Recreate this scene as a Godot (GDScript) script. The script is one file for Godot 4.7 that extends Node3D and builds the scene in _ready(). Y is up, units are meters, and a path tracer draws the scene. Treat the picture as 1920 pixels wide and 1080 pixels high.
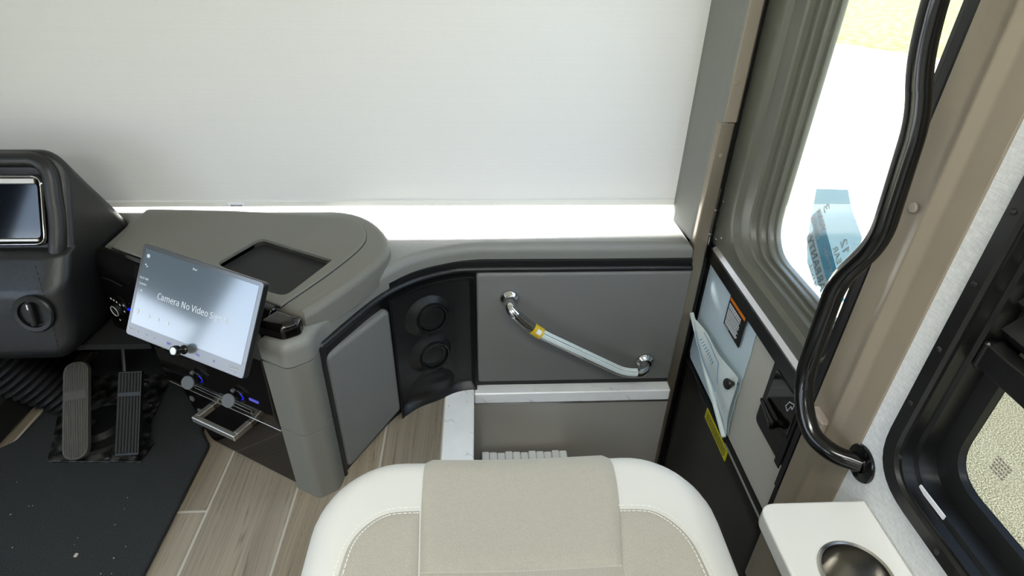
extends Node3D

# ------------------------------------------------------------------ mesh building
class MB:
	var v := PackedVector3Array()
	var uv := PackedVector2Array()
	var has_uv := false

	func tri(a: Vector3, b: Vector3, c: Vector3) -> void:
		v.append(a); v.append(b); v.append(c)
		if has_uv:
			for k in 3: uv.append(Vector2.ZERO)

	func quad(a: Vector3, b: Vector3, c: Vector3, d: Vector3) -> void:
		tri(a, b, c); tri(a, c, d)

	func quad_uv(a: Vector3, b: Vector3, c: Vector3, d: Vector3) -> void:
		has_uv = true
		for p in [a, b, c, a, c, d]: v.append(p)
		for t in [Vector2(0, 0), Vector2(1, 0), Vector2(1, 1), Vector2(0, 0), Vector2(1, 1), Vector2(0, 1)]: uv.append(t)

	# rows of points joined into a skin
	func skin(rows: Array, wrap := false, wrap_rows := false) -> void:
		var n: int = rows.size()
		for i in (n if wrap_rows else n - 1):
			var r0: PackedVector3Array = rows[i]
			var r1: PackedVector3Array = rows[(i + 1) % n]
			var m := r0.size()
			for j in (m if wrap else m - 1):
				var k := (j + 1) % m
				quad(r0[j], r0[k], r1[k], r1[j])

	func cap(ring: PackedVector3Array) -> void:
		var c := Vector3.ZERO
		for p in ring: c += p
		c /= ring.size()
		for j in ring.size(): tri(c, ring[j], ring[(j + 1) % ring.size()])

	func box(lo: Vector3, hi: Vector3, ch := 0.0, xf := Transform3D.IDENTITY) -> void:
		# a box with chamfered edges
		var c := (lo + hi) / 2.0
		var h := (hi - lo) / 2.0
		if ch <= 0.0:
			var p := []
			for i in 8:
				p.append(xf * (c + Vector3(h.x * (1 if i & 1 else -1), h.y * (1 if i & 2 else -1), h.z * (1 if i & 4 else -1))))
			quad(p[0], p[1], p[3], p[2]); quad(p[5], p[4], p[6], p[7])
			quad(p[4], p[0], p[2], p[6]); quad(p[1], p[5], p[7], p[3])
			quad(p[2], p[3], p[7], p[6]); quad(p[4], p[5], p[1], p[0])
			return
		ch = minf(ch, minf(h.x, minf(h.y, h.z)) * 0.95)
		# per corner three points
		var q := {}
		for i in 8:
			var s := Vector3(1 if i & 1 else -1, 1 if i & 2 else -1, 1 if i & 4 else -1)
			for ax in 3:
				var d := h - Vector3.ONE * ch
				d[ax] = h[ax]
				q[i * 3 + ax] = xf * (c + d * s)
		var flip := func(a, b, cc, dd, cen):
			var n: Vector3 = (cc - a).cross(b - a)
			if n.dot((a + b + cc + dd) / 4.0 - cen) < 0.0: quad(a, dd, cc, b)
			else: quad(a, b, cc, dd)
		var cw: Vector3 = xf * c
		for ax in 3:
			var b1 := (ax + 1) % 3
			var b2 := (ax + 2) % 3
			for s in 2:
				var i0: int = s << ax
				var i1: int = i0 | (1 << b1)
				var i2: int = i1 | (1 << b2)
				var i3: int = i0 | (1 << b2)
				flip.call(q[i0 * 3 + ax], q[i1 * 3 + ax], q[i2 * 3 + ax], q[i3 * 3 + ax], cw)
			# edges parallel to ax
			for s1 in 2:
				for s2 in 2:
					var e0: int = (s1 << b1) | (s2 << b2)
					var e1: int = e0 | (1 << ax)
					flip.call(q[e0 * 3 + b1], q[e1 * 3 + b1], q[e1 * 3 + b2], q[e0 * 3 + b2], cw)
		for i in 8:
			var a: Vector3 = q[i * 3]
			var b: Vector3 = q[i * 3 + 1]
			var d: Vector3 = q[i * 3 + 2]
			if (d - a).cross(b - a).dot((a + b + d) / 3.0 - cw) < 0.0: tri(a, d, b)
			else: tri(a, b, d)

	static func inset(poly: PackedVector2Array, r: float) -> PackedVector2Array:
		# moves every corner inwards by r (mitred)
		var out := PackedVector2Array()
		var n := poly.size()
		var area := 0.0
		for i in n: area += poly[i].cross(poly[(i + 1) % n])
		var sg := 1.0 if area > 0.0 else -1.0
		for i in n:
			var a := (poly[i] - poly[(i + n - 1) % n]).normalized()
			var b := (poly[(i + 1) % n] - poly[i]).normalized()
			var na := Vector2(-a.y, a.x) * sg
			var nb := Vector2(-b.y, b.x) * sg
			var m := (na + nb)
			if m.length() < 0.05: m = na
			m = m.normalized()
			out.append(poly[i] + m * r / maxf(m.dot(na), 0.45))
		return out

	# polygon (u, w) swept along local y from y0 to y1 with rounded edges; local axes x = u, z = w
	func prism(poly: PackedVector2Array, y0: float, y1: float, r1 := 0.0, r0 := 0.0, xf := Transform3D.IDENTITY, seg := 4, hole := PackedVector2Array(), caps := 3) -> void:
		var rows := []
		var prof := []
		if r0 > 0.0:
			for k in seg + 1:
				var a := PI / 2.0 * k / seg
				prof.append(Vector2(r0 * (1.0 - sin(a)), y0 + r0 * (1.0 - cos(a))))
		else: prof.append(Vector2(0, y0))
		if r1 > 0.0:
			for k in seg + 1:
				var a := PI / 2.0 * k / seg
				prof.append(Vector2(r1 * (1.0 - cos(a)), y1 - r1 * (1.0 - sin(a))))
		else: prof.append(Vector2(0, y1))
		for p in prof:
			var ring := PackedVector3Array()
			for q in inset(poly, p.x): ring.append(xf * Vector3(q.x, p.y, q.y))
			rows.append(ring)
		skin(rows, true)
		for side in 2:
			if not (caps & (1 << side)): continue
			var pp: PackedVector2Array = inset(poly, prof[0].x if side == 0 else prof[-1].x)
			var yy: float = y0 if side == 0 else y1
			var pieces := [pp]
			if hole.size() > 0: pieces = split_round(pp, hole)
			# an inset outline that crosses itself is cleaned first
			if hole.is_empty() and Geometry2D.triangulate_polygon(pp).is_empty(): pieces = Geometry2D.offset_polygon(pp, 0.00002)
			for flat in pieces:
				var t := Geometry2D.triangulate_polygon(flat)
				for k in range(0, t.size(), 3):
					var a3: Vector3 = xf * Vector3(flat[t[k]].x, yy, flat[t[k]].y)
					var b3: Vector3 = xf * Vector3(flat[t[k + 1]].x, yy, flat[t[k + 1]].y)
					var c3: Vector3 = xf * Vector3(flat[t[k + 2]].x, yy, flat[t[k + 2]].y)
					var want: Vector3 = xf.basis * Vector3(0, 1 if side == 1 else -1, 0)
					if (c3 - a3).cross(b3 - a3).dot(want) < 0.0: tri(a3, c3, b3)
					else: tri(a3, b3, c3)
		if hole.size() > 0:
			var h0 := PackedVector3Array()
			var h1 := PackedVector3Array()
			for q in hole:
				h0.append(xf * Vector3(q.x, y1, q.y)); h1.append(xf * Vector3(q.x, y0, q.y))
			skin([h0, h1], true)

	# the polygon without the hole, in two pieces parted along a line through the hole
	static func split_round(outer: PackedVector2Array, hole: PackedVector2Array) -> Array:
		var c := Vector2.ZERO
		for p in hole: c += p
		c /= hole.size()
		var out := []
		for half in [PackedVector2Array([Vector2(-9, -9), Vector2(c.x, -9), Vector2(c.x, 9), Vector2(-9, 9)]), PackedVector2Array([Vector2(c.x, -9), Vector2(9, -9), Vector2(9, 9), Vector2(c.x, 9)])]:
			for piece in Geometry2D.intersect_polygons(outer, half):
				for rest in Geometry2D.clip_polygons(piece, hole): out.append(rest)
		return out

	func tube(path: PackedVector3Array, r: float, seg := 12, caps := true, a0 := 0.0, a1 := TAU, hint := Vector3.UP) -> void:
		var rows := []
		var n := path.size()
		var t0 := (path[1] - path[0]).normalized()
		var side := t0.cross(hint)
		if side.length() < 0.01: side = t0.cross(Vector3.RIGHT)
		var nrm := side.cross(t0).normalized()
		var full := absf(a1 - a0 - TAU) < 0.001
		for i in n:
			var t := (path[mini(i + 1, n - 1)] - path[maxi(i - 1, 0)]).normalized()
			nrm = (nrm - t * nrm.dot(t)).normalized()
			var b := t.cross(nrm)
			var ring := PackedVector3Array()
			for k in (seg if full else seg + 1):
				var a := a0 + (a1 - a0) * k / seg
				ring.append(path[i] + (nrm * cos(a) + b * sin(a)) * r)
			rows.append(ring)
		skin(rows, full)
		if caps and full:
			cap(rows[0])
			var last: PackedVector3Array = rows[-1]
			last = last.duplicate(); last.reverse(); cap(last)

	# profile of (radius, height) turned about local y
	func lathe(profile: Array, xf := Transform3D.IDENTITY, seg := 24) -> void:
		var rows := []
		for p in profile:
			var ring := PackedVector3Array()
			for k in seg:
				var a := TAU * k / seg
				ring.append(xf * Vector3(cos(a) * p.x, p.y, sin(a) * p.x))
			rows.append(ring)
		skin(rows, true)

	func mesh(base: Vector3, angle := 38.0, closed := true) -> ArrayMesh:
		var n := v.size() / 3
		var vol := 0.0
		if closed:
			var o := v[0]
			for i in n: vol += (v[i * 3] - o).dot((v[i * 3 + 2] - o).cross(v[i * 3 + 1] - o))
			if vol < 0.0:
				for i in n:
					var t := v[i * 3 + 1]; v[i * 3 + 1] = v[i * 3 + 2]; v[i * 3 + 2] = t
					if has_uv:
						var u := uv[i * 3 + 1]; uv[i * 3 + 1] = uv[i * 3 + 2]; uv[i * 3 + 2] = u
		var fn := PackedVector3Array(); fn.resize(n)
		var fu := PackedVector3Array(); fu.resize(n)
		var at := {}
		for i in n:
			fn[i] = (v[i * 3 + 2] - v[i * 3]).cross(v[i * 3 + 1] - v[i * 3])
			fu[i] = fn[i].normalized()
			for k in 3:
				var key := Vector3i((v[i * 3 + k] * 20000.0).round())
				if not at.has(key): at[key] = PackedInt32Array()
				at[key].append(i)
		var nn := PackedVector3Array(); nn.resize(n * 3)
		var lim := cos(deg_to_rad(angle))
		for i in n:
			for k in 3:
				var key := Vector3i((v[i * 3 + k] * 20000.0).round())
				var s := Vector3.ZERO
				for j in at[key]:
					if fu[j].dot(fu[i]) > lim: s += fn[j]
				nn[i * 3 + k] = s.normalized() if s.length() > 1e-12 else Vector3.UP
		var out := PackedVector3Array(); out.resize(n * 3)
		for i in n * 3: out[i] = v[i] - base
		var arr := []
		arr.resize(Mesh.ARRAY_MAX)
		arr[Mesh.ARRAY_VERTEX] = out
		arr[Mesh.ARRAY_NORMAL] = nn
		if has_uv: arr[Mesh.ARRAY_TEX_UV] = uv
		var m := ArrayMesh.new()
		m.add_surface_from_arrays(Mesh.PRIMITIVE_TRIANGLES, arr)
		return m

# ------------------------------------------------------------------ scene helpers
var taken := {}
var M := {}
var rng := RandomNumberGenerator.new()

func numbered(called: String) -> String:
	taken[called] = taken.get(called, -1) + 1
	return called if taken[called] == 0 else "%s_%03d" % [called, taken[called]]

func thing(called: String, label: String, category: String, at := Vector3.ZERO, group := "") -> Node3D:
	var o := Node3D.new()
	o.name = numbered(called)
	add_child(o)
	o.position = at
	o.set_meta("label", label); o.set_meta("category", category)
	if group != "": o.set_meta("group", group)
	return o

func structure(called: String, label: String, category: String, at := Vector3.ZERO) -> Node3D:
	var o := thing(called, label, category, at)
	o.set_meta("kind", "structure")
	return o

func base_of(o: Node) -> Vector3:
	var p := Vector3.ZERO
	while o != null and o != self:
		p += (o as Node3D).position
		o = o.get_parent()
	return p

func part(mb: MB, called: String, mat: Material, parent: Node, angle := 38.0, closed := true, label := "") -> MeshInstance3D:
	var o := MeshInstance3D.new()
	o.name = called
	o.mesh = mb.mesh(base_of(parent), angle, closed)
	o.material_override = mat
	o.cast_shadow = GeometryInstance3D.SHADOW_CASTING_SETTING_ON
	parent.add_child(o, true)
	if label != "": o.set_meta("label", label)
	return o

func bx(called: String, lo: Vector3, hi: Vector3, mat: Material, parent: Node, ch := 0.0, xf := Transform3D.IDENTITY) -> MeshInstance3D:
	var mb := MB.new()
	mb.box(lo, hi, ch, xf)
	return part(mb, called, mat, parent, 20.0)

func text(words: String, size: float, depth: float, xf: Transform3D, mat: Material, parent: Node, called := "lettering", bold := false) -> MeshInstance3D:
	var t := TextMesh.new()
	var f := SystemFont.new()
	f.font_names = PackedStringArray(["Droid Sans"])
	if bold: f.font_weight = 700
	t.font = f
	t.text = words
	t.font_size = 32
	t.pixel_size = size / 32.0
	t.depth = depth / 1.0
	t.curve_step = 4.0
	var o := MeshInstance3D.new()
	o.name = called
	o.mesh = t
	o.material_override = mat
	parent.add_child(o, true)
	o.transform = Transform3D(xf.basis, xf.origin - base_of(parent))
	return o

static func P2(a: Array) -> PackedVector2Array:
	var o := PackedVector2Array()
	for i in range(0, a.size(), 2): o.append(Vector2(a[i], a[i + 1]))
	return o

# fillets the corners of a polygon
static func fillet(p: PackedVector2Array, radius, seg := 5, closed := true) -> PackedVector2Array:
	var out := PackedVector2Array()
	var n := p.size()
	for i in n:
		var r: float = radius[i] if radius is Array else radius
		if r <= 0.0 or (not closed and (i == 0 or i == n - 1)):
			out.append(p[i]); continue
		var a := p[(i + n - 1) % n] - p[i]
		var b := p[(i + 1) % n] - p[i]
		var ang := absf(a.angle_to(b))
		var d := minf(r / tan(ang / 2.0), minf(a.length(), b.length()) * 0.49)
		var s := p[i] + a.normalized() * d
		var e := p[i] + b.normalized() * d
		for k in seg + 1:
			var t := float(k) / seg
			out.append(s.lerp(p[i], t).lerp(p[i].lerp(e, t), t))
	return out

static func fillet3(p: PackedVector3Array, r: float, seg := 6) -> PackedVector3Array:
	var out := PackedVector3Array()
	var n := p.size()
	for i in n:
		if i == 0 or i == n - 1:
			out.append(p[i]); continue
		var a := p[i - 1] - p[i]
		var b := p[i + 1] - p[i]
		var d := minf(r, minf(a.length(), b.length()) * 0.49)
		var s := p[i] + a.normalized() * d
		var e := p[i] + b.normalized() * d
		for k in seg + 1:
			var t := float(k) / seg
			out.append(s.lerp(p[i], t).lerp(p[i].lerp(e, t), t))
	return out

static func rrect(x0: float, y0: float, x1: float, y1: float, r: float, seg := 6) -> PackedVector2Array:
	return fillet(P2([x0, y0, x1, y0, x1, y1, x0, y1]), r, seg)

# smooth open curve through points
static func spline(p: PackedVector2Array, per := 6) -> PackedVector2Array:
	var out := PackedVector2Array()
	var n := p.size()
	for i in n - 1:
		for k in per:
			out.append(p[i].cubic_interpolate(p[i + 1], p[maxi(i - 1, 0)], p[mini(i + 2, n - 1)], float(k) / per))
	out.append(p[n - 1])
	return out

# a frame whose local y is n and whose local x is close to u
static func frame(o: Vector3, u: Vector3, n: Vector3) -> Transform3D:
	n = n.normalized()
	u = (u - n * u.dot(n)).normalized()
	return Transform3D(Basis(u, n, u.cross(n)), o)

# ------------------------------------------------------------------ materials
func mat(called: String, c: Color, rough := 0.6, metal := 0.0, spec := 0.5) -> StandardMaterial3D:
	var m := StandardMaterial3D.new()
	m.resource_name = called
	m.albedo_color = c
	m.roughness = rough
	m.metallic = metal
	m.metallic_specular = spec
	M[called] = m
	return m

func tri_tex(m: StandardMaterial3D, scale: Vector3, offset := Vector3.ZERO) -> void:
	m.uv1_triplanar = true
	m.uv1_world_triplanar = true
	m.uv1_scale = scale
	m.uv1_offset = offset

func noise_image(n: int, freq: float, seed_: int, type := FastNoiseLite.TYPE_SIMPLEX_SMOOTH, oct := 3) -> Image:
	var f := FastNoiseLite.new()
	f.seed = seed_
	f.noise_type = type
	f.frequency = freq
	f.fractal_octaves = oct
	return f.get_seamless_image(n, n)

func normal_of(im: Image, strength: float) -> ImageTexture:
	var h := im.duplicate()
	h.convert(Image.FORMAT_RGBA8)
	h.bump_map_to_normal_map(strength)
	return ImageTexture.create_from_image(h)

# a picture of two colours mixed by noise
func mixed(im: Image, a: Color, b: Color, gain := 1.0) -> ImageTexture:
	var n := im.get_width()
	var o := Image.create(n, n, false, Image.FORMAT_RGB8)
	for y in n:
		for x in n:
			var t := clampf((im.get_pixel(x, y).r - 0.5) * gain + 0.5, 0.0, 1.0)
			o.set_pixel(x, y, a.lerp(b, t))
	return ImageTexture.create_from_image(o)

func make_materials() -> void:
	var grain := noise_image(256, 0.06, 11, FastNoiseLite.TYPE_CELLULAR, 1)
	var grain_n := normal_of(grain, 1.6)
	var fine := noise_image(256, 0.12, 5, FastNoiseLite.TYPE_SIMPLEX, 2)
	var fine_n := normal_of(fine, 1.5)
	var blotch := noise_image(256, 0.012, 21)
	# vinyl and plastics with moulded grain
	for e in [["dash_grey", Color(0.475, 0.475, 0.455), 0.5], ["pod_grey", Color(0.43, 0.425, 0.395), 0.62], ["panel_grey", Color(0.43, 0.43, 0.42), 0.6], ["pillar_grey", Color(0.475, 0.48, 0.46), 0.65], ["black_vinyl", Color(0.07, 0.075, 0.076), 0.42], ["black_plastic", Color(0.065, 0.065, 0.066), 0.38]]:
		var m := mat(e[0], e[1], e[2])
		m.normal_enabled = true
		m.normal_texture = grain_n
		m.normal_scale = 0.35
		tri_tex(m, Vector3.ONE * 9.0)
	mat("tray_rubber", Color(0.13, 0.13, 0.128), 0.8)
	mat("gloss_black", Color(0.055, 0.045, 0.04), 0.06)
	mat("paint_black", Color(0.05, 0.05, 0.05), 0.28)
	mat("rail_black", Color(0.035, 0.033, 0.033), 0.16)
	mat("seal_black", Color(0.045, 0.045, 0.045), 0.5)
	mat("frame_black", Color(0.05, 0.05, 0.052), 0.33)
	mat("chrome", Color(0.82, 0.82, 0.82), 0.06, 1.0)
	mat("steel", Color(0.72, 0.71, 0.69), 0.22, 1.0)
	mat("satin_nickel", Color(0.8, 0.78, 0.74), 0.48, 1.0)
	mat("aluminium", Color(0.78, 0.78, 0.78), 0.3, 1.0)
	mat("champagne_metal", Color(0.6, 0.56, 0.5), 0.4, 0.6)
	mat("dark_metal", Color(0.2, 0.2, 0.2), 0.45, 0.7)
	mat("black_metal", Color(0.13, 0.135, 0.14), 0.4, 0.9)
	mat("hem", Color(0.84, 0.84, 0.82), 0.5)
	mat("tag_white", Color(0.9, 0.9, 0.92), 0.6)
	mat("ink", Color(0.09, 0.09, 0.11), 0.7)
	mat("print_white", Color(0.82, 0.83, 0.85), 0.6)
	mat("tape_yellow", Color(0.82, 0.7, 0.17), 0.5)
	mat("label_yellow", Color(0.75, 0.72, 0.08), 0.5)
	mat("label_orange", Color(0.87, 0.47, 0.07), 0.5)
	mat("label_black", Color(0.06, 0.06, 0.07), 0.45)
	mat("film_white", Color(0.86, 0.9, 0.9), 0.35)
	mat("tread_white", Color(0.94, 0.94, 0.93), 0.45)
	mat("film_sheet", Color(0.82, 0.89, 0.92), 0.35)
	mat("film_print", Color(0.45, 0.62, 0.75), 0.5)
	mat("grille_grey", Color(0.365, 0.365, 0.325), 0.38)
	mat("lower_panel", Color(0.2, 0.19, 0.175), 0.4)
	mat("cap_grey", Color(0.33, 0.34, 0.34), 0.55)
	mat("bump_grey", Color(0.6, 0.56, 0.52), 0.35)
	# taupe laminate, slightly glossy
	mat("taupe_gloss", Color(0.62, 0.6, 0.57), 0.2)
	mat("taupe_panel", Color(0.76, 0.745, 0.70), 0.4)
	# translucent shade cloth with a fine horizontal weave
	var sh := mat("shade_cloth", Color(0.87, 0.87, 0.86), 0.9)
	sh.backlight_enabled = true
	sh.backlight = Color(0.092, 0.092, 0.092)
	var weave := Image.create(128, 128, false, Image.FORMAT_RGB8)
	rng.seed = 8
	for y in 128:
		var row := rng.randf_range(0.991, 1.0)
		for x in 128:
			var c := row * rng.randf_range(0.985, 1.0)
			weave.set_pixel(x, y, Color(c, c, c))
	sh.albedo_texture = ImageTexture.create_from_image(weave)
	tri_tex(sh, Vector3.ONE * 6.0)
	# seat cloth: diagonal weave of two threads
	var cloth := Image.create(128, 128, false, Image.FORMAT_RGB8)
	for y in 128:
		for x in 128:
			var k := 0.90 + 0.1 * float((x + y) % 4 < 2) - 0.06 * float((x - y + 128) % 8 < 2)
			k *= rng.randf_range(0.9, 1.04)
			cloth.set_pixel(x, y, Color(0.725 * k, 0.70 * k, 0.645 * k))
	var ct := mat("seat_cloth", Color.WHITE, 0.9)
	ct.albedo_texture = ImageTexture.create_from_image(cloth)
	ct.rim_enabled = true; ct.rim = 0.3
	tri_tex(ct, Vector3.ONE * 15.0)
	var lv := mat("seat_vinyl", Color(0.82, 0.812, 0.785), 0.5)
	lv.normal_enabled = true; lv.normal_texture = fine_n; lv.normal_scale = 0.15
	tri_tex(lv, Vector3.ONE * 14.0)
	mat("thread", Color(0.93, 0.92, 0.89), 0.7)
	# wall cloth: pale horizontal slubs
	var wall := Image.create(256, 256, false, Image.FORMAT_RGB8)
	var streak := FastNoiseLite.new(); streak.seed = 4; streak.frequency = 0.05; streak.fractal_octaves = 2
	for y in 256:
		for x in 256:
			var k := 0.955 + 0.06 * streak.get_noise_2d(x * 1.0, y * 9.0) + 0.045 * streak.get_noise_2d(x * 9.0 + 300.0, y * 1.5)
			wall.set_pixel(x, y, Color(0.9 * k, 0.905 * k, 0.905 * k))
	var wt := ImageTexture.create_from_image(wall)
	var wm := mat("wall_cloth", Color.WHITE, 0.85)
	wm.albedo_texture = wt
	tri_tex(wm, Vector3.ONE * 3.2)
	mat("ceiling_white", Color(0.88, 0.87, 0.85), 0.8)
	# beige post: wrapped board with faint length-wise grain
	var pg := Image.create(128, 256, false, Image.FORMAT_RGB8)
	for y in 256:
		for x in 128:
			var k := 1.0 + 0.010 * streak.get_noise_2d(x * 6.0, y * 0.7) + 0.012 * streak.get_noise_2d(x * 1.2 + 90.0, y * 1.2)
			pg.set_pixel(x, y, Color(0.555 * k, 0.512 * k, 0.448 * k))
	var bp := mat("beige_board", Color.WHITE, 0.5)
	bp.albedo_texture = ImageTexture.create_from_image(pg)
	tri_tex(bp, Vector3(2.0, 1.0, 2.0))
	mat("beige_plastic", Color(0.56, 0.52, 0.465), 0.55)
	# marble
	var mb_ := Image.create(256, 256, false, Image.FORMAT_RGB8)
	var vein := FastNoiseLite.new(); vein.seed = 9; vein.frequency = 0.009; vein.fractal_octaves = 4
	var cloud := FastNoiseLite.new(); cloud.seed = 2; cloud.frequency = 0.012
	for y in 256:
		for x in 256:
			var w := absf(vein.get_noise_2d(x * 0.7 + y * 0.7, (y - x) * 1.4))
			var k := 0.955 - 0.18 * pow(clampf(1.0 - w * 22.0, 0, 1), 2.0) * clampf(cloud.get_noise_2d(x * 2.0, y * 2.0) * 2.5, 0, 1) + 0.03 * cloud.get_noise_2d(x, y)
			mb_.set_pixel(x, y, Color(k, k, k * 0.995))
	var mm := mat("marble", Color.WHITE, 0.28)
	mm.albedo_texture = ImageTexture.create_from_image(mb_)
	tri_tex(mm, Vector3.ONE * 2.3, Vector3(0.31, 0.2, 0.17))
	mat("counter_white", Color(0.9, 0.9, 0.89), 0.3)
	# wood-look planks, grain along z
	var wood := Image.create(512, 512, false, Image.FORMAT_RGB8)
	var g1 := FastNoiseLite.new(); g1.seed = 31; g1.frequency = 0.02; g1.fractal_octaves = 4
	var g2 := FastNoiseLite.new(); g2.seed = 37; g2.frequency = 0.01; g2.fractal_octaves = 3
	for y in 512:
		for x in 512:
			var wob := 14.0 * g2.get_noise_2d(x * 0.25, y * 0.3)
			var fi := g1.get_noise_2d((x + wob) * 11.0, y * 0.25)
			var br := g1.get_noise_2d((x + wob) * 1.1 + 700.0, y * 0.10)
			var st := absf(g1.get_noise_2d((x + wob) * 1.3 + 40.0, y * 0.09 + 333.0))
			var k := 0.56 + 0.26 * fi + 0.22 * br - 0.5 * clampf(1.0 - st * 34.0, 0, 1)
			wood.set_pixel(x, y, Color(0.42, 0.385, 0.335).lerp(Color(0.665, 0.615, 0.54), clampf(k, 0, 1)))
	var wtex := ImageTexture.create_from_image(wood)
	for k in 4:
		var wd := mat("plank_%d" % k, [Color(1, 1, 1), Color(0.94, 0.935, 0.93), Color(1.0, 0.985, 0.96), Color(0.97, 0.98, 0.99)][k], 0.5)
		wd.albedo_texture = wtex
		tri_tex(wd, Vector3(1.25, 1.0, 0.5), Vector3(0.237 * k, 0, 0.31 * k))
	mat("grout", Color(0.69, 0.66, 0.61), 0.9)
	# carpet mat
	var cp := mat("carpet", Color.WHITE, 1.0, 0.0, 0.2)
	var pile := noise_image(256, 0.2, 77, FastNoiseLite.TYPE_SIMPLEX, 2)
	cp.albedo_texture = mixed(pile, Color(0.13, 0.138, 0.138), Color(0.255, 0.262, 0.262), 1.4)
	cp.normal_enabled = true; cp.normal_texture = normal_of(pile, 3.0); cp.normal_scale = 0.5
	tri_tex(cp, Vector3.ONE * 8.0)
	mat("mat_binding", Color(0.07, 0.07, 0.07), 0.85)
	var pr := mat("pedal_rubber", Color(0.27, 0.26, 0.235), 0.75)
	pr.normal_enabled = true; pr.normal_texture = fine_n; pr.normal_scale = 0.4
	tri_tex(pr, Vector3.ONE * 10.0)
	var dm := mat("worn_plate", Color.WHITE, 0.35, 0.6)
	dm.albedo_texture = mixed(blotch, Color(0.1, 0.1, 0.1), Color(0.4, 0.4, 0.38), 1.8)
	tri_tex(dm, Vector3.ONE * 7.0)
	mat("under_dash", Color(0.04, 0.04, 0.042), 0.8)
	# outdoors
	var gv := mat("pavement", Color.WHITE, 0.95, 0.0, 0.2)
	gv.albedo_texture = mixed(noise_image(512, 0.11, 61, FastNoiseLite.TYPE_SIMPLEX, 3), Color(0.50, 0.48, 0.37), Color(0.90, 0.87, 0.72), 2.2)
	tri_tex(gv, Vector3.ONE * 1.7)
	var gr := mat("turf", Color.WHITE, 1.0, 0.0, 0.1)
	gr.albedo_texture = mixed(noise_image(256, 0.03, 63), Color(0.33, 0.36, 0.19), Color(0.48, 0.51, 0.32), 1.6)
	tri_tex(gr, Vector3.ONE * 0.5)
	# glass
	var cg := mat("clear_glass", Color(0.3, 0.32, 0.32, 0.03), 0.02)
	cg.transparency = BaseMaterial3D.TRANSPARENCY_ALPHA
	var tg := mat("tinted_glass", Color(0.02, 0.02, 0.02, 0.87), 0.03)
	tg.transparency = BaseMaterial3D.TRANSPARENCY_ALPHA
	# screens
	var sc := mat("screen_lit", Color(0.05, 0.055, 0.06), 0.13, 0.0, 0.7)
	sc.emission_enabled = true; sc.emission = Color(0.62, 0.72, 0.78); sc.emission_energy_multiplier = 0.17
	sc.clearcoat_enabled = true; sc.clearcoat = 1.0; sc.clearcoat_roughness = 0.1
	var st2 := mat("screen_text", Color(0.5, 0.5, 0.5), 0.3)
	st2.emission_enabled = true; st2.emission = Color(0.8, 0.86, 0.9); st2.emission_energy_multiplier = 0.34
	mat("screen_bezel", Color(0.3, 0.31, 0.32), 0.2, 0.0, 0.7)
	var bl := mat("blue_glow", Color(0.02, 0.05, 0.4), 0.3)
	bl.emission_enabled = true; bl.emission = Color(0.03, 0.1, 1.0); bl.emission_energy_multiplier = 0.9
	var vg := mat("violet_glow", Color(0.3, 0.3, 0.5), 0.3)
	vg.emission_enabled = true; vg.emission = Color(0.35, 0.35, 0.9); vg.emission_energy_multiplier = 0.3
	var dk := mat("cluster_screen", Color(0.03, 0.035, 0.045), 0.08)
	dk.emission_enabled = true; dk.emission = Color(0.02, 0.035, 0.06); dk.emission_energy_multiplier = 0.5
	var lamp := mat("lamp_glow", Color(1, 1, 1), 0.5)
	lamp.emission_enabled = true; lamp.emission = Color(0.995, 1.0, 0.975); lamp.emission_energy_multiplier = 2.5

# ------------------------------------------------------------------ scene
func _ready() -> void:
	rng.seed = 1234
	# camera: 52.7 degrees tall, looking down at the cab from the passenger seat
	var cam := Camera3D.new()
	cam.name = "camera"
	add_child(cam)
	var pitch := deg_to_rad(33.0)
	var yaw := deg_to_rad(3.5)
	var roll := deg_to_rad(-1.25)
	var fw := Vector3(sin(yaw) * cos(pitch), -sin(pitch), -cos(yaw) * cos(pitch))
	var rt := Vector3(cos(yaw), 0, sin(yaw))
	var up := rt.cross(fw)
	cam.transform = Transform3D(Basis(rt * cos(roll) - up * sin(roll), up * cos(roll) + rt * sin(roll), -fw), Vector3(0, 1.2, 0))
	cam.fov = 2.0 * rad_to_deg(atan(540.0 / 1090.0))
	cam.near = 0.02
	cam.far = 300.0
	# sky
	var we := WorldEnvironment.new()
	we.name = "world_environment"
	var env := Environment.new()
	env.background_mode = Environment.BG_SKY
	env.tonemap_mode = Environment.TONE_MAPPER_LINEAR
	env.tonemap_exposure = 1.72
	env.sdfgi_enabled = true
	env.ssao_enabled = true
	env.ssil_enabled = true
	var sky := Sky.new()
	var sm := ProceduralSkyMaterial.new()
	sm.sky_top_color = Color(0.72, 0.84, 0.98)
	sm.sky_horizon_color = Color(0.97, 0.98, 1.0)
	sm.ground_bottom_color = Color(0.6, 0.6, 0.55)
	sm.ground_horizon_color = Color(0.9, 0.9, 0.88)
	sm.energy_multiplier = 4.0
	sky.sky_material = sm
	env.sky = sky
	we.environment = env
	add_child(we)
	# sun: ahead of the vehicle and a little to the driver's side
	var sun := DirectionalLight3D.new()
	sun.name = "sun"
	sun.light_color = Color(1.0, 0.985, 0.96)
	sun.light_energy = 10.0
	sun.light_angular_distance = 5.0
	sun.shadow_enabled = true
	add_child(sun)
	sun.look_at_from_position(Vector3.ZERO, Vector3(0.10, -0.31, 0.95), Vector3.UP)
	make_materials()
	ceiling_light(Vector3(0.08, 2.0, 0.35), "flat LED ceiling panel just behind the passenger seat")
	ceiling_light(Vector3(-0.45, 2.0, 1.5), "flat LED ceiling panel nearer the white rear wall")
	shell()
	outdoors()
	entry_step()
	entry_door()
	jambs()
	side_window()
	dashboard()
	grab_bar()
	console()
	touchscreen()
	binnacle()
	footwell()
	shade()
	seat()
	counter()
	hand_rail()

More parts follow.
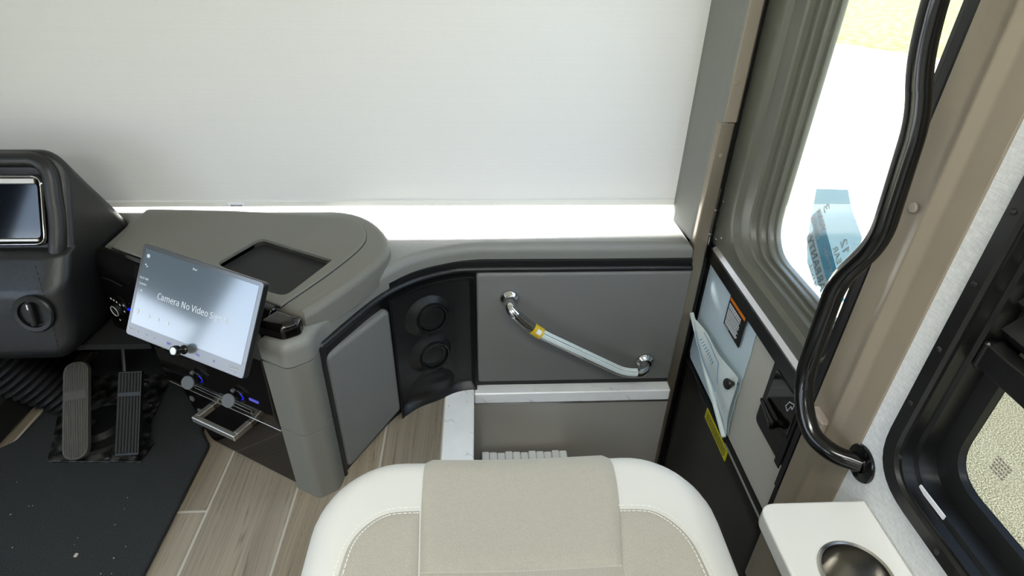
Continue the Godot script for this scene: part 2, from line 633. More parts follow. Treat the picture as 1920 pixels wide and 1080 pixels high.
func ceiling_light(p: Vector3, label: String) -> void:
	var t := thing("ceiling_light", label, "ceiling light", p, "ceiling lights over the cab")
	bx("frame", p + Vector3(-0.46, -0.012, -0.16), p + Vector3(0.46, 0.0, 0.16), M.aluminium, t, 0.004)
	bx("diffuser", p + Vector3(-0.44, -0.016, -0.14), p + Vector3(0.44, -0.012, 0.14), M.lamp_glow, t)
	var a := AreaLight3D.new()
	a.name = "ceiling_light_source"
	a.area_size = Vector2(0.88, 0.28)
	a.light_color = Color(0.995, 1.0, 0.975)
	a.light_energy = 1.1
	a.area_range = 8.0
	a.area_attenuation = 2.0
	a.shadow_enabled = true
	t.add_child(a)
	a.position = Vector3(0, -0.02, 0)
	a.rotation_degrees = Vector3(-90, 0, 0)

func shell() -> void:
	# floor: grout bed and single planks
	var f := structure("floor", "taupe wood-look plank floor with pale grout lines", "floor")
	bx("grout_bed", Vector3(-1.75, -0.06, -1.6), Vector3(-0.03, -0.0008, 2.5), M.grout, f)
	bx("grout_bed", Vector3(-0.03, -0.06, -0.5), Vector3(0.66, -0.0008, 2.5), M.grout, f)
	bx("grout_bed", Vector3(-0.03, -0.06, -1.6), Vector3(0.563, -0.0008, -1.28), M.grout, f)
	var xs := [-1.75, -1.629, -1.434, -1.239, -1.044, -0.849, -0.654, -0.459, -0.268, -0.112]
	var joint := [0.1, -0.5, -1.0, -0.3, -0.7, -0.895, -1.35, -0.35, -0.62]
	for i in 9:
		var z: float = joint[i] - 1.2
		while z < 2.5:
			var z0 := maxf(z, -1.58)
			var z1 := minf(z + 1.2, 2.5)
			z += 1.2
			if z1 - z0 < 0.02: continue
			bx("plank", Vector3(xs[i] + 0.0024, -0.012, z0 + 0.0024), Vector3(xs[i + 1] - 0.0024, 0.0, z1 - 0.0024), M["plank_%d" % rng.randi_range(0, 3)], f, 0.0012)
	for i in 4:
		var x0 := -0.026 + i * 0.17
		bx("plank", Vector3(x0 + 0.0015, -0.012, -0.5), Vector3(x0 + 0.1685, 0.0, 2.5), M["plank_%d" % (i % 4)], f, 0.0012)
	# walls and ceiling
	var c := structure("ceiling", "smooth white ceiling", "ceiling")
	bx("ceiling_panel", Vector3(-1.8, 2.0, -1.66), Vector3(0.66, 2.04, 2.54), M.ceiling_white, c)
	var wr := structure("wall_right", "white woven-texture wall covering beside the side window", "wall")
	var y0 := 0.5
	bx("panel", Vector3(0.6, -0.06, -0.615), Vector3(0.645, y0, 2.5), M.wall_cloth, wr)
	bx("panel", Vector3(0.6, 1.3, -0.615), Vector3(0.645, 2.0, 2.5), M.wall_cloth, wr)
	bx("panel", Vector3(0.6, y0, -0.615), Vector3(0.645, 1.3, -0.55), M.wall_cloth, wr)
	bx("panel", Vector3(0.6, y0, 0.32), Vector3(0.645, 1.3, 2.5), M.wall_cloth, wr)
	bx("skirt", Vector3(0.645, -0.95, -0.77), Vector3(0.66, -0.06, 2.5), M.hem, wr)
	var wl := structure("wall_left", "white wall with the driver's side window", "wall")
	bx("panel", Vector3(-1.8, -0.06, -1.62), Vector3(-1.75, 0.52, 2.5), M.wall_cloth, wl)
	bx("panel", Vector3(-1.8, 1.4, -1.62), Vector3(-1.75, 2.0, 2.5), M.wall_cloth, wl)
	bx("panel", Vector3(-1.8, 0.52, -1.62), Vector3(-1.75, 1.4, -0.9), M.wall_cloth, wl)
	bx("panel", Vector3(-1.8, 0.52, 0.2), Vector3(-1.75, 1.4, 0.5), M.wall_cloth, wl)
	bx("panel", Vector3(-1.8, 0.52, 2.1), Vector3(-1.75, 1.4, 2.5), M.wall_cloth, wl)
	var wb := structure("wall_back", "white wall behind the cab", "wall")
	bx("panel", Vector3(-1.8, -0.06, 2.5), Vector3(0.66, 2.0, 2.54), M.wall_cloth, wb)
	var wf := structure("wall_front", "dark front wall under and above the windshield", "wall")
	bx("panel", Vector3(-1.8, -0.95, -1.66), Vector3(0.66, 0.44, -1.62), M.under_dash, wf)
	bx("header", Vector3(-1.8, 1.8, -1.66), Vector3(0.66, 2.0, -1.62), M.ceiling_white, wf)
	bx("corner_post", Vector3(0.62, -0.95, -1.66), Vector3(0.66, 2.0, -1.372), M.seal_black, wf)
	var w2 := structure("window_2", "wide windshield behind the lowered shade", "windshield")
	bx("pane", Vector3(-1.75, 0.44, -1.642), Vector3(0.62, 1.8, -1.638), M.clear_glass, w2)
	var w3 := structure("window_3", "driver's side window with a black frame", "window")
	bx("pane", Vector3(-1.777, 0.52, -0.9), Vector3(-1.773, 1.4, 0.2), M.clear_glass, w3)
	for q in [[0.52, 0.55, -0.9, 0.2], [1.37, 1.4, -0.9, 0.2], [0.55, 1.37, -0.9, -0.87], [0.55, 1.37, 0.17, 0.2], [0.55, 1.37, -0.42, -0.395]]:
		bx("frame_bar", Vector3(-1.77, q[0], q[2]), Vector3(-1.745, q[1], q[3]), M.frame_black, w3)
	var w4 := structure("window_4", "added unseen window lighting the entry door, on the left wall behind the driver's seat", "window")  # unseen window, added to throw sideways light onto the entry door
	bx("pane", Vector3(-1.777, 0.52, 0.5), Vector3(-1.773, 1.4, 2.1), M.clear_glass, w4)
	for q in [[0.52, 0.55, 0.5, 2.1], [1.37, 1.4, 0.5, 2.1], [0.55, 1.37, 0.5, 0.53], [0.55, 1.37, 2.07, 2.1]]:
		bx("frame_bar", Vector3(-1.77, q[0], q[2]), Vector3(-1.745, q[1], q[3]), M.frame_black, w4)
	var db := thing("added_driver_blind", "added unseen black blind that darkens the touchscreen reflection, in the front half of the driver's window", "blind", Vector3(-1.76, 1.37, -0.65))  # unseen blind, added to darken part of the touchscreen reflection
	for k in 15:
		var pm := MB.new()
		var yb := 0.78 + 0.039 * k
		pm.quad(Vector3(-1.772, yb, -0.87), Vector3(-1.772, yb, -0.42), Vector3(-1.758, yb + 0.0195, -0.42), Vector3(-1.758, yb + 0.0195, -0.87))
		pm.quad(Vector3(-1.758, yb + 0.0195, -0.87), Vector3(-1.758, yb + 0.0195, -0.42), Vector3(-1.772, yb + 0.039, -0.42), Vector3(-1.772, yb + 0.039, -0.87))
		part(pm, "pleat", M.black_plastic, db, 20.0, false)
	bx("bottom_rail", Vector3(-1.772, 0.755, -0.87), Vector3(-1.757, 0.78, -0.42), M.frame_black, db, 0.003)

func outdoors() -> void:
	var g := structure("ground", "pale sunlit aggregate pavement outside the vehicle", "pavement")
	bx("pavement_slab", Vector3(-60, -1.2, -60), Vector3(60, -0.95, 60), M.pavement, g)
	var l := thing("lawn", "sunlit yellow-green lawn beyond the pavement", "lawn", Vector3(12, -0.95, -17))
	l.set_meta("kind", "stuff")
	var mb := MB.new()
	# edge of the lawn runs away from the vehicle at an angle
	var a := Vector3(5.6, 0, -14.2)
	var b := Vector3(12.0, 0, -7.0)
	var d := (b - a).normalized()
	var nrm := Vector3(d.z, 0, -d.x)
	var nz := FastNoiseLite.new(); nz.seed = 3; nz.frequency = 0.4
	var rows := []
	for i in 41:
		var row := PackedVector3Array()
		for j in 61:
			var p := a + d * (-25.0 + j * 1.0) + nrm * (i * 0.8)
			p.y = -0.95 + (0.0 if i == 0 else 0.06 + 0.05 * nz.get_noise_2d(p.x * 3.0, p.z * 3.0))
			row.append(p)
		rows.append(row)
	mb.skin(rows)
	part(mb, "turf", M.turf, l, 60.0, false)

func entry_step() -> void:
	var t := structure("trim_1", "white marble edging around the entry step well", "step edging", Vector3(0.2, 0, -1.2))
	# front slab and side slab
	bx("front_slab", Vector3(-0.026, -0.04, -1.32), Vector3(0.563, 0.0, -1.272), M.marble, t, 0.003)
	bx("side_slab", Vector3(-0.112, -0.04, -1.32), Vector3(-0.0275, 0.0005, -0.5), M.marble, t, 0.002)
	var w := structure("wall_step_well", "glossy taupe risers lining the entry step well", "step well", Vector3(0.2, -0.4, -1.0))
	bx("front_riser", Vector3(-0.03, -0.5, -1.30), Vector3(0.563, -0.043, -1.276), M.taupe_gloss, w)
	bx("side_riser", Vector3(-0.06, -0.5, -1.28), Vector3(-0.03, -0.04, -0.5), M.taupe_gloss, w)
	bx("rear_riser", Vector3(-0.06, -0.5, -0.53), Vector3(0.62, -0.06, -0.5), M.taupe_gloss, w)
	bx("well_floor", Vector3(-0.06, -0.5, -1.3), Vector3(0.66, -0.46, -0.5), M.taupe_gloss, w)
	bx("metal_lip", Vector3(-0.026, -0.046, -1.277), Vector3(0.563, -0.041, -1.2735), M.aluminium, w)
	# white ribbed tread
	var s := thing("step_tread", "white ribbed step tread low in the entry step well", "step tread", Vector3(0.12, -0.46, -1.1))
	bx("tread_base", Vector3(-0.008, -0.46, -1.262), Vector3(0.262, -0.256, -0.72), M.seal_black, s)
	for k in 11:
		var x0 := -0.008 + 0.0246 * k
		bx("tread_slat", Vector3(x0 + 0.0006, -0.256, -1.262 + 0.0015 * (k % 3)), Vector3(x0 + 0.0240, -0.236 - 0.0012 * ((k * 7) % 3), -0.72), M.tread_white, s, 0.003)

func entry_door() -> void:
	var d := structure("door_1", "dark entry door with grey moulded window surround and black latch", "door", Vector3(0.64, -0.5, -1.06))
	# outer skin behind everything below the window
	bx("outer_skin", Vector3(0.645, -0.5, -1.365), Vector3(0.66, 0.5, -0.765), M.paint_black, d)
	# moulded window surround: rounded rings stepping outwards
	var mb := MB.new()
	var rows := []
	# z0, z1, y0, y1, corner radius, x
	var rings := [
		[-1.372, -0.755, 0.452, 1.76, 0.004, 0.626],
		[-1.345, -0.763, 0.47, 1.745, 0.03, 0.618],
		[-1.275, -0.770, 0.500, 1.70, 0.12, 0.618],
		[-1.264, -0.772, 0.505, 1.695, 0.115, 0.611],
		[-1.250, -0.774, 0.512, 1.69, 0.11, 0.611],
		[-1.238, -0.776, 0.518, 1.685, 0.108, 0.622],
		[-1.192, -0.782, 0.541, 1.67, 0.10, 0.624],
		[-1.188, -0.783, 0.543, 1.668, 0.099, 0.620],
		[-1.184, -0.784, 0.545, 1.666, 0.098, 0.624],
		[-1.180, -0.784, 0.547, 1.665, 0.098, 0.634],
		[-1.164, -0.786, 0.554, 1.66, 0.095, 0.634],
		[-1.160, -0.787, 0.556, 1.658, 0.094, 0.631],
		[-1.156, -0.788, 0.558, 1.656, 0.093, 0.634],
		[-1.153, -0.788, 0.559, 1.655, 0.093, 0.643],
		[-1.140, -0.790, 0.565, 1.65, 0.09, 0.643],
		[-1.137, -0.790, 0.5665, 1.649, 0.09, 0.640],
		[-1.134, -0.791, 0.568, 1.648, 0.09, 0.643],
		[-1.131, -0.791, 0.569, 1.647, 0.09, 0.650],
		[-1.122, -0.793, 0.573, 1.645, 0.088, 0.651],
		[-1.119, -0.794, 0.575, 1.643, 0.086, 0.660]]
	for r in rings:
		var ring := PackedVector3Array()
		var q := fillet(P2([r[0], r[2], r[1], r[2], r[1], r[3], r[0], r[3]]), [r[4], r[4] * 0.5, r[4], r[4]], 10)
		for p in q: ring.append(Vector3(r[5], p.y, p.x))
		rows.append(ring)
	mb.skin(rows, true)
	part(mb, "window_surround", M.grille_grey, d, 20.0, false)
	bx("window_pane", Vector3(0.654, 0.56, -1.13), Vector3(0.657, 1.66, -0.785), M.clear_glass, d)
	# stiles, rails and panels
	bx("rear_stile", Vector3(0.612, -0.5, -0.776), Vector3(0.655, 1.78, -0.746), M.paint_black, d, 0.004)
	bx("rear_seal", Vector3(0.606, 0.2, -0.772), Vector3(0.613, 1.78, -0.752), M.seal_black, d, 0.003)
	bx("glass_channel", Vector3(0.614, 0.452, -0.792), Vector3(0.66, 1.76, -0.776), M.paint_black, d, 0.004)
	bx("front_stile", Vector3(0.622, -0.5, -1.372), Vector3(0.655, 0.452, -1.345), M.paint_black, d, 0.003)
	bx("middle_rail", Vector3(0.612, 0.411, -1.368), Vector3(0.65, 0.452, -0.776), M.paint_black, d, 0.003)
	var bs := MB.new()
	bs.prism(P2([0.6125, -0.452, 0.6125, -0.4545, 0.6215, -0.4665, 0.6245, -0.4665, 0.6245, -0.452]), -1.33, -0.79, 0.0, 0.0, Transform3D(Basis(Vector3(1, 0, 0), Vector3(0, 0, 1), Vector3(0, -1, 0)), Vector3.ZERO))
	part(bs, "bright_strip", M.aluminium, d, 20.0)
	bx("middle_panel", Vector3(0.63, 0.07, -1.345), Vector3(0.64, 0.411, -0.776), M.taupe_panel, d)
	bx("lower_rail", Vector3(0.614, 0.03, -1.345), Vector3(0.65, 0.068, -0.776), M.paint_black, d, 0.003)
	bx("bright_line", Vector3(0.612, 0.067, -1.0), Vector3(0.616, 0.070, -0.776), M.aluminium, d)
	bx("lower_panel", Vector3(0.628, -0.46, -1.345), Vector3(0.64, 0.03, -0.776), M.lower_panel, d)
	bx("bottom_rail", Vector3(0.614, -0.5, -1.345), Vector3(0.65, -0.42, -0.80), M.paint_black, d, 0.003)
	# latch: recessed housing with a lever
	var lm := MB.new()
	var X := Transform3D(Basis(Vector3(0, 0, 1), Vector3(-1, 0, 0), Vector3(0, -1, 0)), Vector3(0.63, 0, 0))
	var outline := fillet(P2([-0.93, -0.408, -0.8, -0.408, -0.79, -0.226, -0.93, -0.226]), [0.004, 0.004, 0.012, 0.02], 5)
	lm.prism(outline, 0.0, 0.007, 0.004, 0.0, X, 3)
	var latch := part(lm, "latch_housing", M.black_plastic, d, 30.0)
	var inner := MB.new()
	inner.prism(fillet(P2([-0.912, -0.398, -0.806, -0.398, -0.806, -0.285, -0.912, -0.285]), 0.012, 4), 0.006, 0.0085, 0.002, 0.0, X, 2)
	part(inner, "latch_plate", M.gloss_black, latch, 30.0)
	var lev := MB.new()
	var lr := []
	for k in 15:
		var t := k / 14.0
		var c := Vector3(lerpf(0.607, 0.613, t), lerpf(0.300, 0.306, t), lerpf(-0.832, -0.918, t))
		var r := 0.0105 * sqrt(clampf(t / 0.06, 0.0, 1.0)) * (1.0 - 0.62 * t) * sqrt(clampf((1.0 - t) / 0.05, 0.0, 1.0))
		r += 0.0025 * exp(-pow((t - 0.13) / 0.06, 2.0))
		var ring := PackedVector3Array()
		for a in 12: ring.append(c + Vector3(0.8 * cos(TAU * a / 12.0), sin(TAU * a / 12.0), 0) * r)
		lr.append(ring)
	lev.skin(lr, true)
	lev.tube(PackedVector3Array([Vector3(0.624, 0.300, -0.845), Vector3(0.606, 0.300, -0.843)]), 0.008, 12)
	part(lev, "latch_lever", M.rail_black, latch, 50.0)
	# arrow symbol
	var ar := MB.new()
	var arrow := [Vector2(-0.836, 0.372), Vector2(-0.818, 0.381), Vector2(-0.820, 0.366), Vector2(-0.826, 0.369), Vector2(-0.832, 0.35), Vector2(-0.842, 0.355), Vector2(-0.835, 0.372)]
	var ap := PackedVector3Array()
	for p in arrow: ap.append(Vector3(0.6212, p.y, p.x))
	for k in ap.size() - 1: ar.tube(PackedVector3Array([ap[k], ap[k + 1]]), 0.0009, 5)
	part(ar, "arrow_symbol", M.print_white, latch)
	# strike plate with a greenish steel face, low behind the latch
	bx("strike_plate", Vector3(0.611, 0.235, -0.802), Vector3(0.613, 0.315, -0.782), M.dark_metal, d)
	# screw studs along the front of the surround
	for p in [[0.62, -1.35], [0.555, -1.352], [0.515, -1.35], [0.48, -1.33], [0.585, -1.34], [0.50, -1.30]]:
		var sm := MB.new()
		sm.lathe([Vector2(0.004, 0), Vector2(0.004, 0.0015), Vector2(0.0025, 0.003), Vector2(0.0, 0.0033)], frame(Vector3(0.619, p[0], p[1]), Vector3.UP, Vector3.LEFT), 10)
		part(sm, "screw", M.chrome, d, 40.0, false)
	# warning label and yellow label
	var wl := bx("warning_label", Vector3(0.6195, 0.318, -1.178), Vector3(0.6215, 0.404, -1.077), M.label_black, d)
	wl.set_meta("label", "black warning label with orange header")
	bx("orange_header", Vector3(0.6190, 0.394, -1.174), Vector3(0.6196, 0.403, -1.081), M.label_orange, wl)
	var lines := MB.new()
	rng.seed = 5
	for k in 11:
		var yy: float = [0.3865, 0.379, 0.3705, 0.3645, 0.3585, 0.3525, 0.3465, 0.3405, 0.335, 0.330, 0.3225][k]
		var hh: float = 0.0055 if k < 2 else (0.0042 if k < 10 else 0.0022)
		var z := -1.172
		var z_end := -1.092 - rng.randf_range(0.0, 0.012) - (0.045 if k == 10 else 0.0)
		while z < z_end:
			var wd := rng.randf_range(0.004, 0.010)
			lines.box(Vector3(0.6192, yy - hh, z), Vector3(0.6196, yy, minf(z + wd, z_end)))
			z += wd + 0.0014
	part(lines, "fine_print", M.print_white, wl)
	var yl := bx("yellow_label", Vector3(0.6115, 0.032, -1.128), Vector3(0.6135, 0.067, -0.973), M.label_yellow, d)
	yl.set_meta("label", "yellow printed label")
	var yp := MB.new()
	for k in 5:
		var z := -1.118
		while z < -0.985:
			var wd := rng.randf_range(0.004, 0.012)
			yp.box(Vector3(0.6112, 0.037 + 0.0055 * k, z), Vector3(0.6116, 0.0395 + 0.0055 * k, minf(z + wd, -0.982)))
			z += wd + 0.002
	part(yp, "fine_print", M.ink, yl)
	shield_decal(d)
	# protective film over the front of the panel, partly peeled
	var s := thing("protective_film", "bluish white protective film half peeled from the door panel", "plastic film", Vector3(0.625, 0.07, -1.2))
	var fm := MB.new()
	rng.seed = 17
	var edge := PackedVector2Array()
	edge.append(Vector2(-1.347, -0.409)); edge.append(Vector2(-1.035, -0.409))
	for k in 14: edge.append(Vector2(-1.031 + rng.randf_range(-0.003, 0.003), -0.40 + 0.022 * k))
	edge.append(Vector2(-1.02, -0.074)); edge.append(Vector2(-1.330, -0.074))
	for k in 8: edge.append(Vector2(-1.347 + rng.randf_range(-0.003, 0.003), -0.09 - 0.036 * k))
	fm.prism(edge, 0.0, 0.0015, 0.0, 0.0, Transform3D(X.basis, Vector3(0.6285, 0, 0)))
	part(fm, "film", M.film_sheet, s)
	# peeled flap: a curled triangle standing off the door
	var fl := MB.new()
	var fr := []
	var A := Vector3(0.606, 0.232, -1.337)
	var B := Vector3(0.618, 0.078, -1.012)
	var C := Vector3(0.612, 0.262, -1.03)
	for i in 13:
		var t := i / 12.0
		var row := PackedVector3Array()
		for j in 9:
			var u := j / 8.0
			var p := A.lerp(B, t).lerp(A.lerp(C, t), u)
			p.x += -0.014 * sin(PI * u) * sin(PI * t) + 0.004 * sin(9.0 * t + 5.0 * u)
			row.append(p)
		fr.append(row)
	fl.skin(fr)
	var flap := part(fl, "peeled_flap", M.film_white, s, 60.0, false)
	var roll := MB.new()
	roll.tube(PackedVector3Array([A + Vector3(-0.004, 0.004, 0), A.lerp(B, 0.5) + Vector3(-0.006, 0, 0), B + Vector3(-0.004, 0, 0)]), 0.0065, 8)
	part(roll, "rolled_edge", M.film_white, flap)
	var pr := MB.new()
	var on := func(t: float, u: float) -> Vector3:
		var p := A.lerp(B, t).lerp(A.lerp(C, t), u)
		p.x += -0.014 * sin(PI * u) * sin(PI * t) + 0.004 * sin(9.0 * t + 5.0 * u) - 0.001
		return p
	for seg in [[0.30, 0.92, 0.72, 0.88], [0.72, 0.88, 0.78, 0.55], [0.22, 0.6, 0.42, 0.28], [0.42, 0.28, 0.72, 0.2]]:
		var pp := PackedVector3Array()
		for k in 8: pp.append(on.call(lerpf(seg[0], seg[2], k / 7.0), lerpf(seg[1], seg[3], k / 7.0)))
		pr.tube(pp, 0.0010, 5)
	for k in 9:
		var t0 := 0.33 + 0.035 * k
		pr.tube(PackedVector3Array([on.call(t0, 0.62), on.call(t0 + 0.012, 0.74)]), 0.0012, 5)
	part(pr, "blue_print", M.film_print, flap)
	var kn := MB.new()
	kn.lathe([Vector2(0.004, -0.012), Vector2(0.006, 0.0), Vector2(0.013, 0.012), Vector2(0.0145, 0.016), Vector2(0.013, 0.019), Vector2(0.0, 0.021)], frame(Vector3(0.612, 0.236, -1.04), Vector3.UP, Vector3(-1, 0.1, 0.15)), 18)
	part(kn, "screen_door_knob", M.black_plastic, d, 40.0, false)

func shield_decal(d: Node3D) -> void:
	# decal on the outside of the glass, read from outdoors, so mirrored here
	var pts := P2([-1.034, 0.752, -0.942, 0.79, -0.915, 0.765, -0.862, 0.735, -0.852, 0.68, -0.87, 0.645, -0.895, 0.612, -0.938, 0.588, -0.985, 0.612, -1.004, 0.640, -1.02, 0.69])
	var mb := MB.new()
	var X := Transform3D(Basis(Vector3(0, 0, 1), Vector3(-1, 0, 0), Vector3(0, -1, 0)), Vector3(0.6595, 0, 0))
	var q := PackedVector2Array()
	for p in pts: q.append(Vector2(p.x, -p.y))
	mb.prism(q, 0.0, 0.001, 0.0, 0.0, X)
	mat("decal_grey", Color(0.36, 0.42, 0.44), 0.6)
	mat("decal_blue", Color(0.34, 0.52, 0.58), 0.6)
	mat("decal_pale", Color(0.62, 0.64, 0.64), 0.6)
	for k in ["decal_grey", "decal_blue", "decal_pale"]:
		M[k].backlight_enabled = true
	M.decal_grey.backlight = Color(0.80, 0.87, 0.89)
	M.decal_blue.backlight = Color(0.66, 0.88, 0.94)
	M.decal_pale.backlight = Color(1.0, 1.0, 1.0)
	var sh := part(mb, "shield_decal", M.decal_grey, d, 20.0, true, "shield-shaped warranty sticker seen through the glass")
	# bands run downhill towards the back of the vehicle
	var dirv := Vector2(0.11, -0.075).normalized()
	var band := func(a: Vector2, b: Vector2, h: float, m: Material, called: String):
		var nn := Vector2(-dirv.y, dirv.x) * h
		var k := MB.new()
		var poly := PackedVector2Array()
		for p in [a, b, b + nn, a + nn]: poly.append(Vector2(p.x, -p.y))
		k.prism(poly, 0.0, 0.001, 0.0, 0.0, Transform3D(X.basis, Vector3(0.6584, 0, 0)))
		part(k, called, m, sh)
	band.call(Vector2(-1.015, 0.655), Vector2(-0.878, 0.655) + Vector2(0, -0.0935), 0.028, M.decal_pale, "pale_band")
	band.call(Vector2(-1.022, 0.695), Vector2(-0.863, 0.587), 0.036, M.decal_blue, "blue_band")
	var up := Vector2(-dirv.y, dirv.x)
	# letters face the street: text x runs forward (-z) when read from outside
	var put := func(words: String, c: Vector2, size: float, m: Material):
		var bas := Basis(Vector3(0, -dirv.y, -dirv.x), Vector3(0, up.y, up.x), Vector3(1, 0, 0))
		text(words, size, 0.001, Transform3D(bas, Vector3(0.6572, c.y, c.x)), m, sh, "lettering", true)
	put.call("WARRANTY", Vector2(-0.945, 0.622), 0.026, M.decal_grey)
	put.call("BY THOR", Vector2(-0.95, 0.595) + Vector2(0.0, 0.006), 0.013, M.decal_pale)
	put.call("YEAR", Vector2(-0.90, 0.672), 0.02, M.decal_pale)
	put.call("12", Vector2(-0.893, 0.70), 0.026, M.decal_pale)
	put.call("STRUCTURAL", Vector2(-0.915, 0.647), 0.013, M.decal_pale)
	put.call("YEAR", Vector2(-0.985, 0.708), 0.02, M.decal_pale)
	put.call("3", Vector2(-0.982, 0.735), 0.026, M.decal_pale)
	put.call("LIMITED", Vector2(-0.993, 0.688), 0.013, M.decal_pale)

func jambs() -> void:
	# rear post of the door opening
	var t := structure("trim_2", "beige wrapped post behind the entry door", "door post", Vector3(0.6, 0, -0.69))
	var mb := MB.new()
	var prof := fillet(P2([0.655, -0.744, 0.606, -0.744, 0.593, -0.735, 0.593, -0.69, 0.585, -0.672, 0.594, -0.652, 0.597, -0.612, 0.655, -0.612]), [0.0, 0.004, 0.006, 0.02, 0.008, 0.02, 0.002, 0.0], 4)
	mb.prism(prof, -0.06, 2.0)
	part(mb, "post", M.beige_board, t, 40.0)
	var pl := MB.new()
	pl.lathe([Vector2(0.0075, 0.0), Vector2(0.0075, 0.0015), Vector2(0.006, 0.003), Vector2(0.0, 0.0033)], frame(Vector3(0.5905, 0.869, -0.698), Vector3.UP, Vector3.LEFT), 16)
	part(pl, "screw_cap", M.bump_grey, t, 40.0, false)
	bx("bumper_block", Vector3(0.577, 0.435, -0.722), Vector3(0.595, 0.475, -0.678), M.bump_grey, t, 0.003)
	# front jamb: metal strip below, beige cover above
	var f := structure("trim_3", "champagne metal and beige strip in front of the entry door", "door jamb", Vector3(0.585, 0, -1.345))
	var cover := MB.new()
	cover.prism(fillet(P2([0.573, -1.333, 0.602, -1.333, 0.607, -1.339, 0.607, -1.37, 0.573, -1.37, 0.571, -1.339]), [0.003, 0.003, 0.0, 0.0, 0.0, 0.0], 3), 0.79, 2.0, 0.0, 0.002)
	part(cover, "upper_cover", M.beige_plastic, f, 30.0)
	var strip := MB.new()
	strip.prism(fillet(P2([0.567, -1.335, 0.599, -1.335, 0.603, -1.339, 0.603, -1.37, 0.565, -1.37, 0.565, -1.339]), [0.003, 0.003, 0.0, 0.0, 0.0, 0.0], 3), -0.5, 0.788, 0.002)
	part(strip, "metal_strip", M.champagne_metal, f, 30.0)
	bx("black_channel", Vector3(0.604, -0.5, -1.372), Vector3(0.617, 2.0, -1.35), M.seal_black, f)
	bx("hinge_leaf", Vector3(0.6035, 0.46, -1.352), Vector3(0.6055, 0.62, -1.338), M.aluminium, f)
	for y in [0.49, 0.56]:
		var sm := MB.new()
		sm.lathe([Vector2(0.0045, 0), Vector2(0.0045, 0.0015), Vector2(0.003, 0.003), Vector2(0.0, 0.0033)], frame(Vector3(0.604, y, -1.3375), Vector3.UP, Vector3(-0.3, 0, 1)), 10)
		part(sm, "screw", M.chrome, f, 40.0, false)
	for y in [0.88, 0.71]:
		var cp := MB.new()
		cp.lathe([Vector2(0.006, 0), Vector2(0.006, 0.001), Vector2(0.0045, 0.002), Vector2(0.0, 0.0022)], frame(Vector3(0.582, y, -1.334), Vector3.UP, Vector3.BACK), 14)
		part(cp, "screw_cap", M.beige_plastic, f, 40.0, false)
	# grey windshield pillar cover
	var p := structure("trim_4", "grey vinyl windshield pillar cover beside the shade", "pillar cover", Vector3(0.59, 0.47, -1.43))
	var pm := MB.new()
	pm.prism(fillet(P2([0.546, -1.62, 0.546, -1.468, 0.562, -1.366, 0.5705, -1.336, 0.584, -1.3355, 0.584, -1.40, 0.62, -1.40, 0.62, -1.62]), [0.0, 0.004, 0.03, 0.004, 0.0, 0.0, 0.0, 0.0], 4), 0.462, 2.0)
	part(pm, "cover", M.pillar_grey, p, 40.0)

